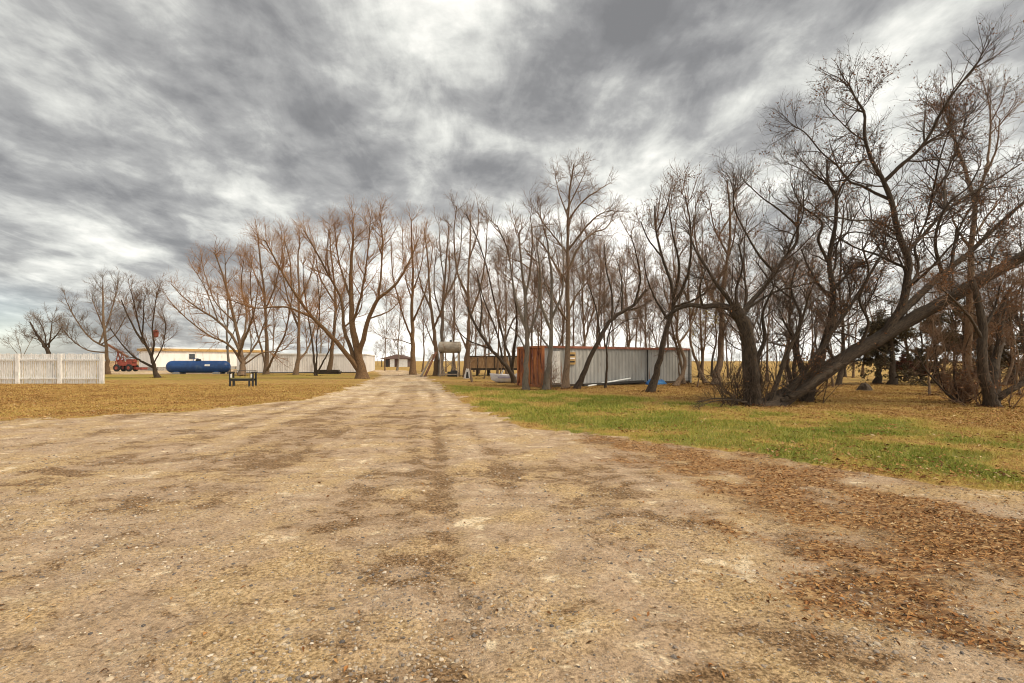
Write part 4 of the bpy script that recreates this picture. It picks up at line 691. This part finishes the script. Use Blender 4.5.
for i, (p0, p1, lab) in enumerate([((421, 377), (433, 354), 'long pale plank leaning against the trunk left of the raised tank'), ((425, 377.5), (436, 352), 'shorter darker plank leaning beside the long pale plank')]):
    a_, c_ = at(p0[0], p0[1], 52.5), at(p1[0], p1[1], 54); a_.z = 0; o = MB().beam((0, 0, .02), c_-a_, .26, .06).build('leaning_plank', M['rail_wood' if i == 0 else 'boom'], None, loc=a_); tag(o, lab, 'plank')
# kennel
b = at(467.3, 379, 45.8); t = empty('dog_kennel', (b.x, b.y, gz1(b.x, b.y)), 0, 'small white A-frame kennel with dark doorway near the drive', 'kennel'); t.scale = (.72, .8, .85)
MB().poly([(-.42, 0, 0), (-.14, 0, 1.0), (.14, 0, 1.0), (.42, 0, 0)], (0, .9, 0)).build('shell', M['fence'], t)
for s in (-1, 1): MB().beam((s*.46, .45, -.02), (s*.13, .45, 1.04), 1.0, .03).build('roof_panel', M['fence'], t)
MB().poly([(-.20, -.006, .04), (-.1, -.006, .68), (.1, -.006, .68), (.20, -.006, .04)], (0, .004, 0)).build('doorway', M['black'], t)
# slatted wagon
b = at(495, 375, 55); t = empty('slatted_wagon', (b.x, b.y, 0), .0, 'long tan boarded wagon with dark stakes standing behind the boat', 'wagon')
MB().box((0, 0, .74), (5.5, 2.0, .22)).build('deck', M['dark_wood'], t)
for s in (-1, 1):
    m = MB(); x = -2.65
    while x < 2.6: m.box((x+.15, s*.95, 1.44), (.29, .03, 1.2+rng.uniform(-.02, .02))); x += .315
    m.build('side_boards', M['tan_wood'], t)
    MB().box((0, s*1.0, 2.1), (5.6, .08, .1)).build('top_rail', M['dark_wood'], t)
    for x in (-2.7, -1.8, -.9, 0, .9, 1.8, 2.7): MB().box((x, s*1.01, 1.42), (.09, .07, 1.3)).build('stake', M['dark_wood'], t)
MB().box((-2.7, 0, 1.44), (.04, 1.86, 1.2)).build('end_board', M['tan_wood'], t); MB().box((2.7, 0, 1.44), (.04, 1.86, 1.2)).build('end_board', M['tan_wood'], t)
for x in (-1.9, -.75, 1.9):
    for s in (-1, 1): MB().box((x, s*.75, .3), (.16, .16, .66)).build('leg', M['dark_wood'], t)
# boat
b = at(505, 383, 37.2); t = empty('small_boat', (b.x, b.y, gz1(b.x, b.y)), .12, 'small white boat with grey side stripe beside the rusty container end', 'boat')
m = MB(); st = []
for k in range(13):
    u = k/12; x = -1.0+u*1.95; wd = .50*min(1, (u/.45)**.7) if u < .45 else .5-.06*(u-.45); wd = max(wd, .02); top = .56+.10*(1-u)**2; bot = .22*(1-min(u/.35, 1))**2
    st.append([Vector((x-.12*(1-u)*q[1], wd*q[0], bot+(top-bot)*q[1])) for q in ((-1, 1), (-.97, .6), (-.75, .2), (-.3, .02), (0, 0), (.3, .02), (.75, .2), (.97, .6), (1, 1))])
vs = [[m.bm.verts.new(p) for p in r_] for r_ in st]
for a_, c_ in zip(vs[:-1], vs[1:]):
    for k in range(8): m.bm.faces.new((a_[k], a_[k+1], c_[k+1], c_[k]))
m.bm.faces.new(vs[-1]); m.bm.faces.new(vs[0][::-1])
ins = [[m.bm.verts.new(Vector((p.x, p.y*.86, p.z+.03))) for p in (r_[0], r_[8])] for r_ in st]
for k in range(12):
    m.bm.faces.new((vs[k][0], vs[k+1][0], ins[k+1][0], ins[k][0])); m.bm.faces.new((vs[k][8], ins[k][1], ins[k+1][1], vs[k+1][8]))
m.build('hull', M['gelcoat'], t, smooth=True)
MB().box((-.35, 0, .60), (1.0, .62, .05), bev=.02).build('foredeck', M['gelcoat'], t); MB().box((.1, -.515, .40), (1.35, .012, .12)).build('side_stripe', M['mauve'], t)
MB().box((.5, 0, .50), (.34, .8, .08), bev=.02).build('seat', M['black'], t); MB().box((.88, 0, .46), (.1, .86, .4), bev=.02).build('transom', M['gelcoat'], t)
f = MB(); f.beam((-.28, -.32, .6), (-.12, -.26, .92), .03, .03).beam((-.28, .32, .6), (-.12, .26, .92), .03, .03).beam((-.12, -.27, .92), (-.12, .27, .92), .03, .03); f = f.build('windscreen_frame', M['white'], t)
MB().box((-.2, 0, .76), (.012, .5, .24), ry=.45).build('windscreen', M['glass'], f)

# container
A = Vector((1.8, 30.0)); u_ = Vector((.848, .53)); LC, WC, HC = 13.0, 2.6, 2.46
t = empty('shipping_container', (A.x, A.y, gz1(1.8, 30)+.02), math.atan2(u_.y, u_.x), 'long grey corrugated shipping container with rusty orange end among trees', 'container')
def corr(p0, d, nrm_, length, z0, z1, pitch=.30, depth=.03):
    m = MB(); pts = []; x = 0
    while x < length-.01:
        for fx, o in ((0, 0), (.25, 0), (.5, 1), (.75, 1)):
            xx = min(x+fx*pitch, length); pts.append((xx, o*depth))
        x += pitch
    pts.append((length, 0)); rows = []
    for z in (z0, z1): rows.append([m.bm.verts.new((p0[0]+d[0]*x-nrm_[0]*o, p0[1]+d[1]*x-nrm_[1]*o, z)) for x, o in pts])
    for k in range(len(pts)-1): m.bm.faces.new((rows[0][k], rows[0][k+1], rows[1][k+1], rows[1][k]))
    return m
corr((.12, .02), (1, 0), (0, -1), LC-.24, .16, HC-.13).build('side_wall', M['cont_grey'], t)
corr((.12, WC-.02), (1, 0), (0, 1), LC-.24, .16, HC-.13).build('side_wall', M['cont_grey'], t)
corr((LC-.02, .12), (0, 1), (1, 0), WC-.24, .16, HC-.13).build('end_wall', M['cont_grey'], t)
MB().box((LC/2, WC/2, HC-.03), (LC-.1, WC-.1, .04)).build('roof', M['rail_rust'], t)
for y in (.0, WC): MB().box((LC/2, y, HC-.06), (LC-.16, .1, .14)).build('top_rail', M['rail_rust'], t); MB().box((LC/2, y, .08), (LC-.16, .09, .16)).build('bottom_rail', M['dark_wood'], t)
for x in (.0, LC):
    for y in (.0, WC): MB().box((x, y, HC/2), (.16, .16, HC), bev=.01).build('corner_post', M['cont_rust'] if x == 0 else M['cont_grey'], t)
for y in (.72, 1.88):
    dr = corr((.0, y-.55), (0, 1), (-1, 0), 1.1, .18, HC-.16, pitch=.36, depth=.03).build('door', M['cont_rust'], t); tag(dr, 'rusted orange door')
    for yy in (y-.25, y+.25): MB().cyl((-.05, yy, .15), (-.05, yy, HC-.12), .022).build('lock_rod', M['rail_rust'], dr)
MB().box((.0, WC/2, .09), (.1, WC-.18, .16)).build('door_sill', M['cont_rust'], t); MB().box((.0, WC/2, HC-.07), (.1, WC-.18, .14)).build('door_header', M['cont_rust'], t)
f = MB().box((2.05, -.02, 1.72), (.72, .07, .74)).build('window', M['gold'], t)
for z in (1.52, 1.72, 1.92): MB().box((2.05, -.062, z), (.58, .02, .09)).build('slat', M['black'] if z != 1.72 else M['white'], f)
MB().box((.95, -.03, 1.2), (.62, .03, 1.9)).build('patch_panel', M['cont_grey'], t).data.materials[0] = M['fence']
MB().cyl((8.6, -.07, .1), (8.6, -.07, HC-.15), .04).build('downpipe', M['black'], t)
def wall_pt(s, o, z): n_ = Vector((.53, -.848)); p = A+u_*s+n_*o; return Vector((p.x, p.y, z))
p0, p1 = at(588, 388, 31), wall_pt(6.95, .12, .46); p0.z = gz1(p0.x, p0.y)+.05
tag(MB().cyl((0, 0, 0), p1-p0, .055, n=12).build('white_pipe', M['pipe_white'], None, smooth=True, loc=p0), 'white plastic pipe propped against the foot of the container wall', 'pipe')
p0, p1 = wall_pt(2.6, .5, .16), wall_pt(8.0, .22, .26)
tag(MB().beam((0, 0, 0), p1-p0, .3, .12).build('black_beam', M['black'], None, loc=p0), 'long black beam lying along the foot of the container wall', 'beam')
rngn = np.random.default_rng(9); n = 26; u, v = np.meshgrid(np.linspace(-1, 1, n), np.linspace(-1, 1, n)); e = np.clip(1-(u**2+v**2), 0, 1)
zz = np.where(u**2+v**2 < 1, e**.5*.36*(.45+.9*fbm(u*4, v*4, 1, 3, 91)), -.04); pc = wall_pt(8.9, .55, 0); ca, sa = u_.x, u_.y
uu, vv = u*.95, v*.38; i2 = (np.arange(n-1)[:, None]*n+np.arange(n-1)[None]).ravel()
tag(np_mesh('blue_tarp', np.stack([(uu*ca-vv*sa).ravel(), (uu*sa+vv*ca).ravel(), zz.ravel()], 1), np.stack([i2, i2+1, i2+1+n, i2+n], 1), M['tarp'], loc=(pc.x, pc.y, gz1(pc.x, pc.y)), smooth=False), 'crumpled blue tarp heap at the right foot of the container', 'tarp')
# stump on the right lawn
b = at(864.5, 391, 27.2); m = MB(); pr = []
for k in range(14):
    a_ = k/14*6.283; r_ = .33*(1+.35*rng.uniform(-1, 1)); pr.append((r_*math.cos(a_), r_*math.sin(a_)))
rows = [[m.bm.verts.new((x*s, y*s, z+(rng.uniform(-.05, .07) if z > .1 else 0))) for x, y in pr] for s, z in ((1.6, -.05), (1.05, .06), (.8, .2), (.35, .36))]
for r0_, r1_ in zip(rows[:-1], rows[1:]):
    for k in range(14): m.bm.faces.new((r0_[k], r0_[(k+1) % 14], r1_[(k+1) % 14], r1_[k]))
m.bm.faces.new(rows[-1]); tag(m.build('tree_stump', M['bark_dark'], None, loc=(b.x, b.y, gz1(b.x, b.y))), 'low dark stump alone on the leafy lawn under the leaning willow', 'stump')
# fallen brush beside the pollard
for i, (pts, lab) in enumerate([([(742, 408), (727, 403), (712, 398), (697, 401)], 'fallen bare branch lying left of the knobbly willow foot'), ([(746, 410), (732, 409), (718, 407), (704, 409)], 'lower fallen twiggy branch nearest the green grass by the knobbly willow')]):
    Yb = 18-.6*i; base = at(*pts[0], Yb); base.z = gz1(base.x, base.y)+.06
    L = [([tuple(Vector((at(p[0], p[1], Yb-.3*k).x-base.x, -.3*k, .10+.12*math.sin(k)))) for k, p in enumerate(pts)], .035, .012)]
    grow_tree('fallen_branch', base, L, 'bark_dark', 'twig_dark', lab, 300+i, cat='branch', d1=5, l1=.7, n2=5, l2=.35, n3=3, l3=.2, trop=.02, rmin=.005, trunk_t0=.1)

# ------------------------------------------------------------------ ground cover
def scatter(n, y0, y1, seed, p=1.6, xk=1.12):
    r = np.random.default_rng(seed); q = r.uniform(0, 1, n); e = 2-p
    y = (y0**e+(y1**e-y0**e)*q)**(1/e) if abs(e) > 1e-6 else y0*(y1/y0)**q
    return r, r.uniform(-xk, xk, n)*(y+1.2), y
def cover_mat(name, stops, attr='tint', rough=.8):
    m = bpy.data.materials.new(name); m.use_nodes = True; t = NT(m.node_tree); m.node_tree.nodes.clear()
    c = t.ramp(t.n('ShaderNodeAttribute', attribute_name=attr).outputs['Fac'], stops)
    b = t.n('ShaderNodeBsdfPrincipled', i_Roughness=rough, i_Base_Color=c); b.inputs['Specular IOR Level'].default_value = .15; t.n('ShaderNodeOutputMaterial', i_Surface=b.outputs[0]); return m
r, x, y = scatter(620000, 5.0, 34, 11, 1.5)
ok = (road_m(x, y) < .5-.35*(r.uniform(0, 1, len(x)) < .5)) & (r.uniform(0, 1, len(x)) < .35+.65*sstep(.3, .6, fbm(x, y, 2.5, 3, 66))); x, y = x[ok], y[ok]; n = len(x)
g = green_m(x, y); z = gz(x, y); a = r.uniform(0, 6.283, n); k = (y/10)**.5; h = r.uniform(.025, .06, n)*(.75+.6*g)*k*1.0; wd = .0065*k*(1+.3*(y > 15)); ln = r.normal(0, .55, (n, 2))*h[:, None]
B = np.stack([x, y, z-.004], 1); dx = np.stack([np.cos(a)*wd, np.sin(a)*wd, 0*a], 1)
V = np.stack([B-dx, B+dx, B+np.c_[ln, h]], 1).reshape(-1, 3)
tint = np.clip(g*.5+r.uniform(0, .42, n)+(fbm(x, y, .9, 3, 67)-.5)*.35, 0, 1)
tag(np_mesh('lawn_grass', V, np.arange(n*3).reshape(-1, 3), cover_mat('grass_blades', [(0, (.17, .085, .03)), (.2, (.42, .25, .085)), (.38, (.50, .36, .13)), (.55, (.43, .355, .08)), (.78, (.22, .25, .04)), (1, (.11, .18, .024))]), attrs=dict(tint=np.repeat(tint, 3)), smooth=False), 'short mixed green and straw coloured grass of the lawns', 'grass', kind='stuff')
def leaves(name, x, y, z, r, size, attr, mt, label, cat, tilt=.35):
    n = len(x); a = r.uniform(0, 6.283, n); c, s = np.cos(a), np.sin(a); L = size*r.uniform(.45, 1.5, n); W = L*r.uniform(.25, .5, n); B = np.stack([x, y, z+.006], 1)
    d = np.stack([c, s, r.normal(0, tilt, n)], 1)*L[:, None]*.5; e = np.stack([-s, c, r.normal(0, tilt, n)], 1)*W[:, None]*.5; up = np.zeros((n, 3)); up[:, 2] = L*.18
    V = np.stack([B-d, B-e+up, B+d, B+e+up*r.uniform(0, 1.5, (n, 1))], 1); V[..., 2] = np.maximum(V[..., 2], z[:, None]+.001)
    tag(np_mesh(name, V.reshape(-1, 3), np.arange(n*4).reshape(-1, 4), mt, attrs={attr: np.repeat(r.uniform(0, 1, n), 4)}, smooth=False), label, cat, kind='stuff')
leafm = cover_mat('fallen_leaf', [(0, (.08, .036, .014)), (.35, (.23, .10, .035)), (.65, (.40, .20, .07)), (.88, (.42, .26, .11)), (1, (.52, .40, .24))])
r, x, y = scatter(190000, 2.0, 13, 21, 1.5); lm = litter_m(x, y); ok = r.uniform(0, 1, len(x)) < lm**1.9+.012; x, y = x[ok], y[ok]; k = r.uniform(0, 1, len(x)) < .8*(road_m(x, y) > .4); x, y = x[k], y[k]
leaves('leaf_litter', x, y, gz(x, y), r, .034, 'tint', leafm, 'brown willow leaf litter drifted over the right side of the dirt', 'leaf litter')
r, x, y = scatter(120000, 6.0, 40, 22, 1.3); ok = (road_m(x, y) < .5) & (r.uniform(0, 1, len(x)) < .15+.85*sstep(.42, .62, fbm(x, y, .7, 4, 68))*(1-.6*green_m(x, y))); x, y = x[ok], y[ok]
leaves('lawn_leaves', x, y, gz(x, y)+.02, r, .06, 'tint', leafm, 'dry orange leaves scattered on the lawns under the trees', 'fallen leaves')
r, x, y = scatter(16000, 1.9, 14, 23, 1.6); ok = (road_m(x, y) > .5) & (r.uniform(0, 1, len(x)) < .15+.85*sstep(.45, .68, fbm(x, y, 1.5, 4, 69))); x, y = x[ok], y[ok]
leaves('wood_chips', x, y, gz(x, y), r, .023, 'tint', cover_mat('chip', [(0, (.10, .06, .03)), (.4, (.30, .18, .08)), (.8, (.52, .38, .22)), (1, (.74, .66, .50))]), 'pale dry leaf scraps and chips strewn on the dirt yard', 'debris', .12)
# leaf rings added round the tree feet, coloured dark as contact shade
r = np.random.default_rng(31); bs = np.array([(o.location.x, o.location.y) for o in col.objects if o.parent is None and o.type == 'EMPTY' and o.get('category') in ('tree', 'shrub') and o.location.y < 62])
k = np.repeat(np.arange(len(bs)), 170); d = np.abs(r.normal(0, .75, len(k)))+.12; a = r.uniform(0, 6.283, len(k)); x, y = bs[k, 0]+np.cos(a)*d, bs[k, 1]+np.sin(a)*d
leaves('contact_shade_leaves', x, y, gz(x, y)+.05*np.exp(-d*2)+.02, r, .085, 'tint', cover_mat('contact_shade_leaf', [(0, (.03, .015, .008)), (.5, (.10, .045, .018)), (.85, (.22, .11, .04)), (1, (.34, .2, .08))]), 'leaves round the feet of the trees, darkened to stand in for contact shade', 'fallen leaves', .5)
# pebbles
ph = (1+5**.5)/2; ico = nrm(np.array([(-1, ph, 0), (1, ph, 0), (-1, -ph, 0), (1, -ph, 0), (0, -1, ph), (0, 1, ph), (0, -1, -ph), (0, 1, -ph), (ph, 0, -1), (ph, 0, 1), (-ph, 0, -1), (-ph, 0, 1)], float))
icf = np.array([(0,11,5),(0,5,1),(0,1,7),(0,7,10),(0,10,11),(1,5,9),(5,11,4),(11,10,2),(10,7,6),(7,1,8),(3,9,4),(3,4,2),(3,2,6),(3,6,8),(3,8,9),(4,9,5),(2,4,11),(6,2,10),(8,6,7),(9,8,1)])
r, x, y = scatter(110000, 1.9, 18, 24, 1.7)
pd = sstep(.42, .7, fbm(x, y, 1.2, 4, 71))*.55+.10
for (bx, by), rx, ry in ((gp(378, 575), .5, .28), (gp(640, 560), .7, .3), (gp(480, 620), .5, .25), (gp(20, 520), .8, .3), (gp(900, 640), .4, .2)): pd = pd+.9*np.exp(-(((x-bx)/rx)**2+((y-by)/ry)**2))
ok = (road_m(x, y) > .55) & (r.uniform(0, 1, len(x)) < pd*(1-.85*litter_m(x, y))); x, y = x[ok], y[ok]; n = len(x)
sz = .0030+.0042*r.uniform(0, 1, n)**5*3.2+.0007*y*.35; sc3 = r.uniform(.6, 1.3, (n, 1, 3))*sz[:, None, None]; sc3[:, :, 2] *= .6
a = r.uniform(0, 6.283, n); V = ico[None]*r.uniform(.8, 1.2, (n, 12, 1))*sc3; c, s = np.cos(a)[:, None], np.sin(a)[:, None]
V = np.stack([V[..., 0]*c-V[..., 1]*s, V[..., 0]*s+V[..., 1]*c, V[..., 2]], -1)+np.stack([x, y, gz(x, y)+.0015], 1)[:, None]
F = icf[None]+np.arange(n)[:, None, None]*12
tag(np_mesh('gravel', V.reshape(-1, 3), F.reshape(-1, 3), cover_mat('stones', [(0, (.10, .09, .085)), (.3, (.24, .20, .165)), (.6, (.38, .32, .25)), (.9, (.48, .39, .28)), (1, (.60, .53, .44))]), attrs=dict(tint=np.repeat(r.uniform(0, 1, n), 12)), smooth=False), 'small loose stones scattered over the packed dirt yard', 'gravel', kind='stuff')
print('pebbles', n)
